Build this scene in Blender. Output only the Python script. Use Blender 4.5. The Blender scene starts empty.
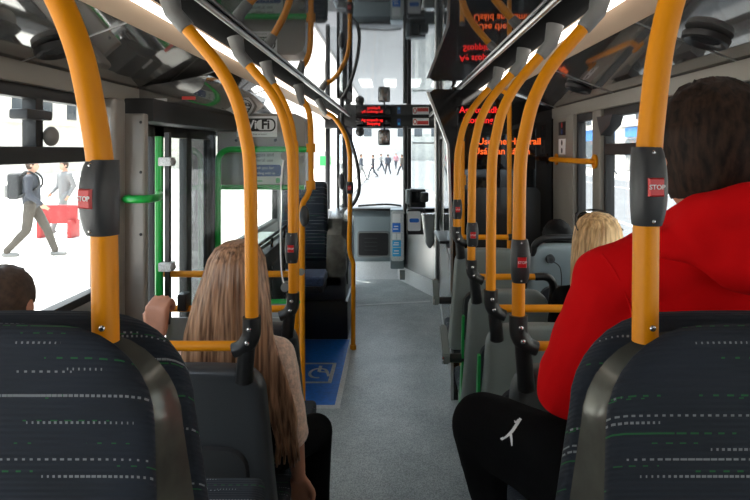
import bpy, bmesh, math, random
from mathutils import Vector, Matrix, noise
from mathutils.bvhtree import BVHTree

random.seed(7)
PI = math.pi
scene = bpy.context.scene
C = scene.collection

# ------------------------------------------------------------------ camera, world, sun, exposure
EYE = 1.8                      # eye height above the low floor
FOC = 600.0                    # focal length in pixels of a 750 px wide frame
VPX, VPY = 393.0, 150.0        # vanishing point of the bus axis

cam_d = bpy.data.cameras.new('camera')
cam_d.sensor_width = 36.0
cam_d.lens = 36.0 * FOC / 750.0
cam_d.shift_x = -(VPX - 375.0) / 750.0
cam_d.shift_y = -(250.0 - VPY) / 750.0
cam_d.clip_start = 0.05
cam_d.clip_end = 400
cam = bpy.data.objects.new('camera', cam_d)
cam.location = (0, 0, EYE)
cam.rotation_euler = (PI / 2, 0, 0)
C.objects.link(cam)
scene.camera = cam

world = bpy.data.worlds.new('sky')
scene.world = world
world.use_nodes = True
wn = world.node_tree.nodes
bg = wn['Background']
bg.inputs[0].default_value = (0.80, 0.90, 1.0, 1)
bg.inputs[1].default_value = 1.5

sun_d = bpy.data.lights.new('sun', 'SUN')
sun_d.energy = 5.0
sun_d.angle = 0.009
sun_d.color = (1.0, 0.95, 0.86)
sun = bpy.data.objects.new('sun', sun_d)
sun.rotation_euler = Vector((0.29, -0.25, -0.92)).to_track_quat('-Z', 'Y').to_euler()
sun.location = (-6, 6, 12)
C.objects.link(sun)

scene.view_settings.view_transform = 'Standard'
scene.view_settings.look = 'None'
scene.view_settings.gamma = 1.0
scene.view_settings.exposure = 1.6
scene.view_settings.use_curve_mapping = False
try:
    scene.cycles.max_bounces = 10
    scene.cycles.diffuse_bounces = 6
    scene.cycles.transparent_max_bounces = 16
    scene.cycles.sample_clamp_indirect = 6.0
except Exception:
    pass


def at(u, v, y):
    """world point at depth y seen at photo position u, v (used for measuring)"""
    return Vector(((u - VPX) / FOC * y, y, EYE - (v - VPY) / FOC * y))


# ------------------------------------------------------------------ materials
MATS = {}


def mat(name, col, rough=0.5, metal=0.0, ior=1.5, coat=0.0, var=0.0, vscale=20.0, bump=0.0, bscale=120.0,
        emit=None, estr=0.0, stretch=None, col2=None, sheen=0.0):
    if name in MATS:
        return MATS[name]
    m = bpy.data.materials.new(name)
    m.use_nodes = True
    nt = m.node_tree
    b = nt.nodes['Principled BSDF']
    b.inputs['Base Color'].default_value = (*col, 1)
    b.inputs['Roughness'].default_value = rough
    b.inputs['Metallic'].default_value = metal
    b.inputs['IOR'].default_value = ior
    b.inputs['Coat Weight'].default_value = coat
    b.inputs['Coat Roughness'].default_value = 0.05
    if sheen:
        b.inputs['Sheen Weight'].default_value = sheen
    if emit:
        b.inputs['Emission Color'].default_value = (*emit, 1)
        b.inputs['Emission Strength'].default_value = estr
    tc = nt.nodes.new('ShaderNodeTexCoord')
    src = tc.outputs['Object']
    if stretch:
        mp = nt.nodes.new('ShaderNodeMapping')
        mp.inputs['Scale'].default_value = stretch
        nt.links.new(src, mp.inputs['Vector'])
        src = mp.outputs['Vector']
    if var or col2:
        n = nt.nodes.new('ShaderNodeTexNoise')
        n.inputs['Scale'].default_value = vscale
        n.inputs['Detail'].default_value = 5
        nt.links.new(src, n.inputs['Vector'])
        r = nt.nodes.new('ShaderNodeValToRGB')
        c2 = col2 if col2 else tuple(min(1, c * (1 + var)) for c in col)
        c1 = col if col2 else tuple(c * (1 - var) for c in col)
        r.color_ramp.elements[0].position = 0.33
        r.color_ramp.elements[1].position = 0.67
        r.color_ramp.elements[0].color = (*c1, 1)
        r.color_ramp.elements[1].color = (*c2, 1)
        nt.links.new(n.outputs['Fac'], r.inputs['Fac'])
        nt.links.new(r.outputs['Color'], b.inputs['Base Color'])
    if bump:
        n2 = nt.nodes.new('ShaderNodeTexNoise')
        n2.inputs['Scale'].default_value = bscale
        n2.inputs['Detail'].default_value = 3
        nt.links.new(src, n2.inputs['Vector'])
        bp = nt.nodes.new('ShaderNodeBump')
        bp.inputs['Strength'].default_value = bump
        bp.inputs['Distance'].default_value = 0.004
        nt.links.new(n2.outputs['Fac'], bp.inputs['Height'])
        nt.links.new(bp.outputs['Normal'], b.inputs['Normal'])
    MATS[name] = m
    return m


def glass_mat(name, tint=(0.88, 0.9, 0.9), rough=0.0, f0=0.035):
    m = bpy.data.materials.new(name)
    m.use_nodes = True
    nt = m.node_tree
    nt.nodes.remove(nt.nodes['Principled BSDF'])
    out = nt.nodes['Material Output']
    t = nt.nodes.new('ShaderNodeBsdfTransparent')
    t.inputs[0].default_value = (*tint, 1)
    g = nt.nodes.new('ShaderNodeBsdfGlossy')
    g.inputs['Roughness'].default_value = rough
    lw = nt.nodes.new('ShaderNodeLayerWeight')      # Schlick reflection, the same on both faces of a pane
    lw.inputs[0].default_value = 0.5
    pw = nt.nodes.new('ShaderNodeMath'); pw.operation = 'POWER'; pw.inputs[1].default_value = 5.0
    ml = nt.nodes.new('ShaderNodeMath'); ml.operation = 'MULTIPLY_ADD'
    ml.inputs[1].default_value = 0.9; ml.inputs[2].default_value = f0
    nt.links.new(lw.outputs['Facing'], pw.inputs[0])
    nt.links.new(pw.outputs[0], ml.inputs[0])
    mx = nt.nodes.new('ShaderNodeMixShader')
    nt.links.new(ml.outputs[0], mx.inputs[0])
    nt.links.new(t.outputs[0], mx.inputs[1])
    nt.links.new(g.outputs[0], mx.inputs[2])
    nt.links.new(mx.outputs[0], out.inputs['Surface'])
    MATS[name] = m
    return m


def fabric_mat(name):
    """navy bus moquette with fine ribs, white dashes and green dashes running along X"""
    m = bpy.data.materials.new(name)
    m.use_nodes = True
    nt = m.node_tree
    b = nt.nodes['Principled BSDF']
    b.inputs['Roughness'].default_value = 0.85
    L = nt.links.new
    tc = nt.nodes.new('ShaderNodeTexCoord')
    sp = nt.nodes.new('ShaderNodeSeparateXYZ')
    L(tc.outputs['Object'], sp.inputs[0])

    def M(op, a, bv=None, cv=None):
        n = nt.nodes.new('ShaderNodeMath')
        n.operation = op
        for i, q in enumerate((a, bv, cv)):
            if q is None:
                continue
            if isinstance(q, (int, float)):
                n.inputs[i].default_value = q
            else:
                L(q, n.inputs[i])
        return n.outputs[0]
    # rows follow height on the backs and depth on the cushions
    h = M('ADD', sp.outputs['Z'], M('MULTIPLY', sp.outputs['Y'], 0.8))

    def dash(freq, seed, width, thr, fine):
        s = M('ADD', M('MULTIPLY', h, freq), seed)
        row = M('FLOOR', s)
        fr = M('FRACT', s)
        line = M('MULTIPLY', M('GREATER_THAN', fr, 0.4), M('LESS_THAN', fr, 0.4 + width))
        wn_ = nt.nodes.new('ShaderNodeCombineXYZ')
        L(M('MULTIPLY', sp.outputs['X'], 5.0), wn_.inputs[0])
        L(M('MULTIPLY', row, 3.71), wn_.inputs[1])
        wn_.inputs[2].default_value = seed
        nz = nt.nodes.new('ShaderNodeTexNoise')
        nz.inputs['Scale'].default_value = 1.0
        nz.inputs['Detail'].default_value = 1
        L(wn_.outputs[0], nz.inputs['Vector'])
        k = M('GREATER_THAN', nz.outputs['Fac'], thr)
        # broken into short stitches whose gaps change along the row
        comb = M('FRACT', M('ADD', M('MULTIPLY', sp.outputs['X'], fine), M('MULTIPLY', row, 0.37)))
        st = M('LESS_THAN', comb, M('ADD', M('MULTIPLY', M('SUBTRACT', nz.outputs['Fac'], thr), 5.0), 0.22))
        return M('MULTIPLY', M('MULTIPLY', line, k), st)
    w = M('MAXIMUM', dash(31.0, 0.3, 0.10, 0.49, 150.0), dash(19.0, 5.3, 0.05, 0.54, 110.0))
    g = M('MAXIMUM', dash(22.0, 11.7, 0.05, 0.51, 60.0), dash(37.0, 23.1, 0.06, 0.57, 60.0))
    rib = M('MULTIPLY', M('SINE', M('MULTIPLY', h, 900.0)), 0.5)
    n = nt.nodes.new('ShaderNodeTexNoise')
    n.inputs['Scale'].default_value = 9
    L(tc.outputs['Object'], n.inputs['Vector'])
    base = nt.nodes.new('ShaderNodeValToRGB')
    base.color_ramp.elements[0].color = (0.004, 0.007, 0.011, 1)
    base.color_ramp.elements[1].color = (0.011, 0.018, 0.033, 1)
    L(n.outputs['Fac'], base.inputs['Fac'])
    mx1 = nt.nodes.new('ShaderNodeMix')
    mx1.data_type = 'RGBA'
    L(g, mx1.inputs[0])
    L(base.outputs['Color'], mx1.inputs[6])
    mx1.inputs[7].default_value = (0.008, 0.10, 0.028, 1)
    mx2 = nt.nodes.new('ShaderNodeMix')
    mx2.data_type = 'RGBA'
    L(w, mx2.inputs[0])
    L(mx1.outputs[2], mx2.inputs[6])
    mx2.inputs[7].default_value = (0.19, 0.205, 0.22, 1)
    L(mx2.outputs[2], b.inputs['Base Color'])
    bp = nt.nodes.new('ShaderNodeBump')
    bp.inputs['Strength'].default_value = 0.35
    bp.inputs['Distance'].default_value = 0.002
    L(rib, bp.inputs['Height'])
    L(bp.outputs['Normal'], b.inputs['Normal'])
    MATS[name] = m
    return m


def floor_mat():
    m = mat('vinyl_floor', (0.20, 0.225, 0.225), 0.42, var=0.0)
    nt = m.node_tree
    b = nt.nodes['Principled BSDF']
    tc = nt.nodes.new('ShaderNodeTexCoord')
    n1 = nt.nodes.new('ShaderNodeTexNoise')
    n1.inputs['Scale'].default_value = 3.0
    n1.inputs['Detail'].default_value = 8
    n1.inputs['Roughness'].default_value = 0.65
    n2 = nt.nodes.new('ShaderNodeTexNoise')
    n2.inputs['Scale'].default_value = 160
    n2.inputs['Detail'].default_value = 2
    for n in (n1, n2):
        nt.links.new(tc.outputs['Object'], n.inputs['Vector'])
    r1 = nt.nodes.new('ShaderNodeValToRGB')
    r1.color_ramp.elements[0].position = 0.3
    r1.color_ramp.elements[1].position = 0.7
    r1.color_ramp.elements[0].color = (0.25, 0.28, 0.275, 1)
    r1.color_ramp.elements[1].color = (0.43, 0.455, 0.445, 1)
    r2 = nt.nodes.new('ShaderNodeValToRGB')
    r2.color_ramp.elements[0].position = 0.36
    r2.color_ramp.elements[1].position = 0.66
    r2.color_ramp.elements[0].color = (0.55, 0.55, 0.55, 1)
    r2.color_ramp.elements[1].color = (1.25, 1.25, 1.25, 1)
    nt.links.new(n1.outputs['Fac'], r1.inputs['Fac'])
    nt.links.new(n2.outputs['Fac'], r2.inputs['Fac'])
    mx = nt.nodes.new('ShaderNodeMix')
    mx.data_type = 'RGBA'
    mx.blend_type = 'MULTIPLY'
    mx.inputs[0].default_value = 1.0
    nt.links.new(r1.outputs['Color'], mx.inputs[6])
    nt.links.new(r2.outputs['Color'], mx.inputs[7])
    nt.links.new(mx.outputs[2], b.inputs['Base Color'])
    return m


GLASS = glass_mat('window_glass', (0.93, 0.95, 0.95))
TINTED = glass_mat('tinted_door_glass', (0.32, 0.33, 0.34))
PERSPEX = glass_mat('clear_perspex', (0.93, 0.95, 0.94), 0.02, 0.010)
FABRIC = fabric_mat('navy_moquette')
FLOOR = floor_mat()
ORANGE = mat('orange_powder_coat', (0.77, 0.27, 0.0005), 0.42, ior=1.38)
GREEN = mat('green_powder_coat', (0.006, 0.36, 0.05), 0.3, coat=0.3)
CEIL = mat('dark_gloss_ceiling', (0.030, 0.034, 0.037), 0.03, ior=1.9)
COVE = mat('grey_gloss_cove', (0.36, 0.35, 0.335), 0.05, metal=0.8, ior=1.8)
TRIMG = mat('warm_grey_trim', (0.23, 0.21, 0.18), 0.45)
BEIGE = mat('beige_light_housing', (0.55, 0.40, 0.28), 0.5)
ALU = mat('brushed_aluminium', (0.55, 0.55, 0.54), 0.3, metal=0.9, bump=0.03, bscale=300)
STEEL = mat('bright_steel', (0.6, 0.6, 0.6), 0.18, metal=1.0)
SOCKET = mat('grey_socket_plastic', (0.20, 0.195, 0.185), 0.45)
BLACKP = mat('black_plastic', (0.012, 0.012, 0.013), 0.38, bump=0.05, bscale=400)
DARKP = mat('charcoal_plastic', (0.028, 0.029, 0.031), 0.42, bump=0.06, bscale=300)
SHELL = mat('dark_grey_seat_shell', (0.035, 0.038, 0.042), 0.36, bump=0.05, bscale=350)
SHELLG = mat('green_grey_seat_shell', (0.19, 0.215, 0.205), 0.42, bump=0.05, bscale=350)
SHELLB = mat('blue_grey_seat_shell', (0.24, 0.29, 0.31), 0.38, bump=0.05, bscale=350)
SHELLN = mat('gunmetal_seat_shell', (0.12, 0.12, 0.105), 0.2, metal=0.45, var=0.25, vscale=14)
WALLG = mat('grey_wall_panel', (0.26, 0.265, 0.26), 0.5, bump=0.05, bscale=250)
PILLAR = mat('warm_grey_pillar', (0.27, 0.245, 0.22), 0.35, metal=0.2)
MATTE = mat('matte_black_recess', (0.006, 0.006, 0.006), 0.95, ior=1.1)
RUBBER = mat('black_window_rubber', (0.012, 0.012, 0.013), 0.55)
DASH = mat('blue_grey_dashboard', (0.17, 0.21, 0.225), 0.45, bump=0.04, bscale=200)
LIGHTG = mat('pale_grey_kick_panel', (0.55, 0.57, 0.57), 0.55, var=0.25, vscale=160)
CABP = mat('silver_cab_panel', (0.33, 0.34, 0.335), 0.25, metal=0.55)
GLOSSB = mat('gloss_black_panel', (0.008, 0.008, 0.009), 0.06, ior=1.5)
RED = mat('red_button', (0.55, 0.012, 0.015), 0.3, emit=(0.8, 0.01, 0.01), estr=0.0)
WHITE = mat('white_print', (0.8, 0.8, 0.8), 0.5)
BLACKI = mat('black_print', (0.01, 0.01, 0.01), 0.5)
BLUEI = mat('blue_print', (0.02, 0.17, 0.62), 0.5)
CYANI = mat('cyan_print', (0.05, 0.42, 0.75), 0.5)
NAVYI = mat('navy_print', (0.02, 0.06, 0.22), 0.5)
REDI = mat('red_print', (0.55, 0.04, 0.03), 0.5)
LEDR = mat('red_led', (0.3, 0.01, 0.01), 0.5, emit=(1.0, 0.012, 0.012), estr=0.38)
LEDO = mat('orange_led', (0.3, 0.05, 0.01), 0.5, emit=(1.0, 0.13, 0.015), estr=0.38)
LAMP = mat('white_light_diffuser', (0.9, 0.9, 0.9), 0.5, emit=(1.0, 0.95, 0.88), estr=1.7)
BLUEF = mat('blue_floor_vinyl', (0.008, 0.15, 0.60), 0.42, var=0.15, vscale=30)
PALEL = mat('pale_floor_line', (0.52, 0.53, 0.52), 0.5, var=0.15, vscale=60)
GREENT = mat('green_side_trim', (0.015, 0.36, 0.07), 0.35)
SKIN = mat('skin', (0.52, 0.23, 0.14), 0.5, var=0.12, vscale=12)
SKIN2 = mat('pale_skin', (0.58, 0.32, 0.22), 0.5, var=0.08, vscale=12)
HOODIE = mat('red_fleece', (0.66, 0.004, 0.006), 0.95, ior=1.2, bump=0.12, bscale=90)
BLACKC = mat('black_cloth', (0.0035, 0.0035, 0.004), 0.95, ior=1.2, bump=0.15, bscale=120)
KNIT = mat('cream_fluffy_knit', (0.78, 0.54, 0.42), 0.9, var=0.2, vscale=70, bump=0.8, bscale=160, sheen=0.5)
HAIRL = mat('long_light_brown_hair', (0.10, 0.042, 0.018), 0.36, col2=(0.55, 0.30, 0.17), vscale=1.0, stretch=(85, 85, 1.6))
HAIRB = mat('blonde_hair', (0.36, 0.18, 0.06), 0.42, col2=(0.95, 0.64, 0.31), vscale=1.0, stretch=(75, 75, 2.5))
HAIRD = mat('dark_brown_hair', (0.006, 0.003, 0.002), 0.7, ior=1.3, col2=(0.040, 0.019, 0.011), vscale=1.0, stretch=(90, 90, 20))
HAIRK = mat('black_hair', (0.005, 0.005, 0.005), 0.6, ior=1.25, bump=0.3, bscale=90)
HAIRN = mat('brown_hair', (0.06, 0.033, 0.02), 0.6, var=0.3, vscale=60, bump=0.3, bscale=120)


# ------------------------------------------------------------------ mesh helpers
def new():
    return bmesh.new()


def box(bm, x0, x1, y0, y1, z0, z1, bev=0.0, seg=2):
    r = bmesh.ops.create_cube(bm, size=1.0)
    vs = r['verts']
    for v in vs:
        v.co = Vector(((x0 + x1) / 2 + v.co.x * (x1 - x0), (y0 + y1) / 2 + v.co.y * (y1 - y0), (z0 + z1) / 2 + v.co.z * (z1 - z0)))
    if bev > 0:
        es = list({e for v in vs for e in v.link_edges})
        bmesh.ops.bevel(bm, geom=es, offset=bev, segments=seg, affect='EDGES', profile=0.6)
    return bm


def loft(bm, rings, cap=True, closed=False):
    vr = [[bm.verts.new(p) for p in r] for r in rings]
    n = len(vr[0])
    m = len(vr)
    for i in range(m if closed else m - 1):
        a, b = vr[i], vr[(i + 1) % m]
        for j in range(n):
            bm.faces.new((a[j], a[(j + 1) % n], b[(j + 1) % n], b[j]))
    if cap and not closed:
        bm.faces.new(vr[0][::-1])
        bm.faces.new(vr[-1])
    return bm


def frame_along(pts):
    """rotation-minimising frames"""
    T = []
    for i in range(len(pts)):
        a = pts[max(0, i - 1)]
        b = pts[min(len(pts) - 1, i + 1)]
        T.append((b - a).normalized())
    ref = Vector((0, 1, 0)) if abs(T[0].y) < 0.9 else Vector((1, 0, 0))
    u = T[0].cross(ref).normalized()
    out = []
    for t in T:
        u = (u - t * u.dot(t)).normalized()
        out.append((u, t.cross(u)))
    return out


def tube(bm, pts, r, n=14, cap=True):
    pts = [Vector(p) for p in pts]
    fr = frame_along(pts)
    rings = []
    for i, p in enumerate(pts):
        rr = r[i] if isinstance(r, (list, tuple)) else r
        u, w = fr[i]
        rings.append([p + (u * math.cos(2 * PI * k / n) + w * math.sin(2 * PI * k / n)) * rr for k in range(n)])
    return loft(bm, rings, cap)


def spline(ctrl, seg=6):
    P = [Vector(c) for c in ctrl]
    P = [P[0] * 2 - P[1]] + P + [P[-1] * 2 - P[-2]]
    out = []
    for i in range(1, len(P) - 2):
        p0, p1, p2, p3 = P[i - 1:i + 3]
        for k in range(seg):
            t = k / seg
            out.append(0.5 * ((2 * p1) + (p2 - p0) * t + (2 * p0 - 5 * p1 + 4 * p2 - p3) * t * t + (3 * p1 - p0 - 3 * p2 + p3) * t ** 3))
    out.append(P[-2].copy())
    return out


def prism(bm, poly, d):
    """extrude a list of 3-D points by vector d"""
    d = Vector(d)
    return loft(bm, [[Vector(p) for p in poly], [Vector(p) + d for p in poly]])


def ellipsoid(bm, c, r, rot=None, seg=20, rings=12):
    res = bmesh.ops.create_uvsphere(bm, u_segments=seg, v_segments=rings, radius=1.0)
    M = Matrix.Translation(c) @ (rot.to_4x4() if rot else Matrix.Identity(4)) @ Matrix.Diagonal((*r, 1))
    bmesh.ops.transform(bm, matrix=M, verts=res['verts'])
    return bm


def capsule(bm, p0, r0, p1, r1, n=14):
    p0, p1 = Vector(p0), Vector(p1)
    d = (p1 - p0)
    L_ = max(d.length, 1e-5)
    t = d / L_
    pts, rad = [], []
    for k in range(1, 6):
        a = PI / 2 * k / 6
        pts.append(p0 - t * r0 * math.cos(a)); rad.append(r0 * math.sin(a))
    for k in range(5):
        pts.append(p0 + d * k / 4); rad.append(r0 + (r1 - r0) * k / 4)
    for k in range(1, 6):
        a = PI / 2 * k / 6
        pts.append(p1 + t * r1 * math.sin(a)); rad.append(r1 * math.cos(a))
    return tube(bm, pts, rad, n)


def wpos(o):
    p = Vector((0, 0, 0))
    while o:
        p += o.location
        o = o.parent
    return p


def link(name, me, m, parent=None, loc=None):
    o = bpy.data.objects.new(name, me)
    C.objects.link(o)
    if m:
        me.materials.clear()
        me.materials.append(MATS[m] if isinstance(m, str) else m)
    if parent:
        o.parent = parent
    return o


def obj(name, bm, m, parent=None, sharp=38, loc=None, wn_=True):
    """bmesh in world coordinates -> one object; a top-level mesh keeps its origin at its base"""
    bmesh.ops.recalc_face_normals(bm, faces=bm.faces)
    if parent:
        off = wpos(parent)
    elif loc is not None:
        off = Vector(loc)
    else:
        xs = [v.co for v in bm.verts]
        off = Vector(((min(c.x for c in xs) + max(c.x for c in xs)) / 2, (min(c.y for c in xs) + max(c.y for c in xs)) / 2, min(c.z for c in xs)))
    bmesh.ops.translate(bm, vec=-off, verts=bm.verts)
    me = bpy.data.meshes.new(name)
    bm.to_mesh(me)
    bm.free()
    me.polygons.foreach_set('use_smooth', [True] * len(me.polygons))
    me.set_sharp_from_angle(angle=math.radians(sharp))
    o = link(name, me, m, parent)
    if not parent:
        o.location = off
    return o


def thing(name, loc, label, cat, group=None):
    o = bpy.data.objects.new(name, None)
    o.empty_display_size = 0.1
    C.objects.link(o)
    o.location = loc
    return tag(o, label, cat, group)


def tag(o, label, cat=None, group=None, kind=None):
    o['label'] = label
    if cat:
        o['category'] = cat
    if group:
        o['group'] = group
    if kind:
        o['kind'] = kind
    return o


def struct(o, label=None):
    o['kind'] = 'structure'
    if label:
        o['label'] = label
    return o


def sempty(name, loc, label=None):
    o = bpy.data.objects.new(name, None)
    o.empty_display_size = 0.1
    C.objects.link(o)
    o.location = loc
    return struct(o, label)


def text(name, s, size, m, parent, loc, rot=(PI / 2, 0, 0), align='CENTER', ext=0.0004, bold=0.0):
    cu = bpy.data.curves.new(name, 'FONT')
    cu.body = s
    cu.size = size
    cu.align_x = align
    cu.align_y = 'CENTER'
    cu.extrude = ext
    cu.offset = bold
    cu.resolution_u = 3
    t = bpy.data.objects.new(name, cu)
    C.objects.link(t)
    dg = bpy.context.evaluated_depsgraph_get()
    me = bpy.data.meshes.new_from_object(t.evaluated_get(dg))
    bpy.data.objects.remove(t)
    bpy.data.curves.remove(cu)
    o = link(name, me, m, parent)
    o.location = Vector(loc) - (wpos(parent) if parent else Vector())
    o.rotation_euler = rot
    return o


def remesh(bm, voxel, smooth=6, disp=0.0, dscale=8.0, stretch=(1, 1, 1)):
    """fuse overlapping shapes into one continuous smooth surface -> new bmesh"""
    me = bpy.data.meshes.new('tmp')
    bmesh.ops.recalc_face_normals(bm, faces=bm.faces)
    bm.to_mesh(me)
    bm.free()
    o = bpy.data.objects.new('tmp', me)
    C.objects.link(o)
    md = o.modifiers.new('r', 'REMESH')
    md.mode = 'VOXEL'
    md.voxel_size = voxel
    sm = o.modifiers.new('s', 'SMOOTH')
    sm.factor = 0.5
    sm.iterations = smooth
    dg = bpy.context.evaluated_depsgraph_get()
    me2 = bpy.data.meshes.new_from_object(o.evaluated_get(dg))
    bpy.data.objects.remove(o)
    bpy.data.meshes.remove(me)
    out = bmesh.new()
    out.from_mesh(me2)
    bpy.data.meshes.remove(me2)
    if disp:
        out.normal_update()
        for v in out.verts:
            q = Vector((v.co.x * stretch[0], v.co.y * stretch[1], v.co.z * stretch[2])) * dscale
            v.co += v.normal * disp * (noise.noise(q) + 0.5 * noise.noise(q * 2.1))
    return out


# ------------------------------------------------------------------ the bus shell
XL, XR = -1.26, 1.17          # inner faces of the side walls
ZC = 2.27                     # ceiling height
YB, YF = -1.2, 8.45           # rear and front
PLAT = 0.55                   # raised rear floor
POD = 0.16                    # low podium under the seats

floor = struct(obj('floor', box(new(), XL, XR, 1.6, YF + 0.2, -0.06, 0.0), FLOOR), 'grey speckled vinyl floor of the low aisle')
obj('floor_seam', prism(new(), [(-0.42, 6.91, 0.001), (0.44, 7.10, 0.001), (0.44, 7.165, 0.001), (-0.42, 6.975, 0.001)], (0, 0, 0.002)), PALEL, floor)
struct(obj('floor_rear', box(new(), XL, XR, YB, 1.6, PLAT - 0.05, PLAT), FLOOR), 'raised rear floor under the back seats')
struct(obj('trim_1', box(new(), XL, XR, 1.6, 1.63, 0.0, PLAT + 0.004), LIGHTG), 'riser of the raised rear floor')
struct(obj('trim_2', box(new(), XL, -0.46, 1.63, 2.95, 0.0, POD, 0.01), WALLG), 'low seat podium along the left wall')
struct(obj('trim_3', box(new(), 0.46, XR, 1.63, 4.25, 0.0, POD, 0.01), WALLG), 'low seat podium along the right wall')

# blue wheelchair bay painted on the floor
bay = thing('wheelchair_bay_marking', (-0.8, 4.9, 0.0), 'blue floor marking with a white border for the wheelchair bay', 'floor marking')
obj('border', box(new(), XL + 0.02, -0.372, 4.17, 5.72, 0.0005, 0.003), PALEL, bay)
obj('blue_field', box(new(), XL + 0.05, -0.41, 4.23, 5.69, 0.003, 0.0045), BLUEF, bay)
f = new()
bx0, bx1, by0, by1 = -0.86, -0.475, 4.62, 5.06
for (a, b, c, d) in ((bx0, bx1, by0, by0 + 0.03), (bx0, bx1, by1 - 0.03, by1), (bx0, bx0 + 0.03, by0, by1), (bx1 - 0.03, bx1, by0, by1)):
    box(f, a, b, c, d, 0.0045, 0.0058)
obj('pictogram_frame', f, PALEL, bay)
f = new()
ring = [Vector((-0.60 + 0.07 * math.cos(a), 4.83 + 0.10 * math.sin(a), 0.005)) for a in [PI * 2 * k / 24 for k in range(20)]]
tube(f, ring, 0.014, 6)
tube(f, [(-0.60, 4.86, 0.005), (-0.60, 4.99, 0.005)], 0.016, 6)
tube(f, [(-0.60, 4.86, 0.005), (-0.53, 4.85, 0.005), (-0.51, 4.76, 0.005)], 0.014, 6)
for v in f.verts:
    v.co.z = 0.0045 + max(0, v.co.z - 0.0045) * 0.1
obj('wheelchair_pictogram', f, PALEL, bay)

# ---- ceiling : mirror-gloss centre, recess, light housings, coves
CXL, CXR = -0.585, 0.495       # edges of the flat centre
ceil = sempty('ceiling', (0, 0, ZC), 'dark gloss ceiling with coved sides')
for (y0, y1) in ((YB, 1.0), (1.0, 3.2), (3.2, 5.4), (5.4, YF + 0.1)):
    obj('centre_panel', box(new(), CXL, CXR, y0 + 0.0015, y1 - 0.0015, ZC, ZC + 0.02), CEIL, ceil)
obj('backing', box(new(), XL - 0.08, XR + 0.08, YB, YF + 0.3, ZC + 0.021, ZC + 0.10), DARKP, ceil)


def cove_side(s, xc, xr, xh, xw):
    """s side, xc edge of the centre, xr light edge, xh housing edge, xw wall"""
    obj('edge_rail', tube(new(), [(xc + s * 0.004, YB, ZC - 0.012), (xc + s * 0.004, 8.2, ZC - 0.012)], 0.011, 10), ALU, ceil)
    obj('recess_strip', box(new(), min(xc, xr), max(xc, xr), YB, YF, ZC - 0.004, ZC + 0.015), MATTE, ceil)
    # light housing : beige wedge hanging outside the lamp
    p = [(xr + s * 0.034, 0, ZC - 0.010), (xh, 0, ZC - 0.056), (xh + s * 0.012, 0, ZC - 0.036), (xh + s * 0.012, 0, ZC + 0.018), (xr + s * 0.034, 0, ZC + 0.018)]
    obj('light_housing', prism(new(), [(q[0], YB, q[2]) for q in p], (0, 8.2 - YB, 0)), BEIGE, ceil)
    # gloss cove panels with joints
    ys = [YB, 0.75, 2.02, 3.15, 4.26, 5.6, 7.0, YF]
    for a, b in zip(ys[:-1], ys[1:]):
        bm = new()
        n = 2
        rr = []
        for k in range(n):
            t = k / (n - 1)
            x = xh + (xw - xh) * t
            z = (ZC - 0.030) + (2.095 - ZC + 0.030) * t
            rr.append((x, z))
        ring = [(x, z) for x, z in rr] + [(x, z + 0.02) for x, z in rr[::-1]]
        loft(bm, [[Vector((x, a + 0.002, z)) for x, z in ring], [Vector((x, b - 0.002, z)) for x, z in ring]])
        obj('cove_panel', bm, COVE, ceil)
        if YB < a < 7.1:
            obj('panel_joint', tube(new(), [Vector((x, a, z - 0.001)) for x, z in rr], 0.0028, 6), ALU, ceil)


cove_side(-1, CXL, -0.745, -0.868, XL)
cove_side(1, CXR, 0.655, 0.79, XR)


def light_strip(x0, x1, label):
    t = thing('light_strip', ((x0 + x1) / 2, 3.5, ZC - 0.03), label, 'light')
    obj('diffuser', box(new(), x0, x1, YB + 0.02, 8.15, ZC - 0.030, ZC - 0.006, 0.004), LAMP, t)
    for y in (1.0, 3.2, 5.4):
        obj('end_clip', box(new(), x0 - 0.002, x1 + 0.002, y - 0.008, y + 0.008, ZC - 0.031, ZC - 0.005), SOCKET, t)
    return t


light_strip(-0.774, -0.752, 'white lit ceiling light strip above the left seats')
light_strip(0.662, 0.684, 'white lit ceiling light strip above the right seats')

# ---- trims and walls
struct(obj('trim_4', box(new(), XL - 0.06, XL + 0.025, YB, YF, 2.025, 2.098, 0.008), TRIMG), 'warm grey trim above the left windows')
struct(obj('trim_5', box(new(), XR - 0.025, XR + 0.06, YB, YF, 2.025, 2.098, 0.008), TRIMG), 'warm grey trim above the right windows')
SILL = 1.17
# left wall below windows, with the middle doorway left open (y 3.1..4.2)
struct(obj('wall_left', box(new(), XL - 0.06, XL, YB, 2.98, 0.0, SILL), WALLG), 'grey wall panel under the left rear windows')
struct(obj('wall_left_front', box(new(), XL - 0.06, XL, 4.22, 6.6, 0.0, 1.02), WALLG), 'grey wall panel under the left front windows')
struct(obj('wall_right', box(new(), XR, XR + 0.06, YB, 4.3, 0.0, SILL), WALLG), 'grey wall panel under the right windows')
struct(obj('wall_cab_side', box(new(), XR, XR + 0.06, 4.3, YF + 0.2, 0.0, 2.1), GLOSSB), 'dark right side wall of the driver cab')
struct(obj('wall_rear', box(new(), XL, XR, YB - 0.05, YB, 0.3, ZC), WALLG), 'rear wall behind the viewer')


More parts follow.
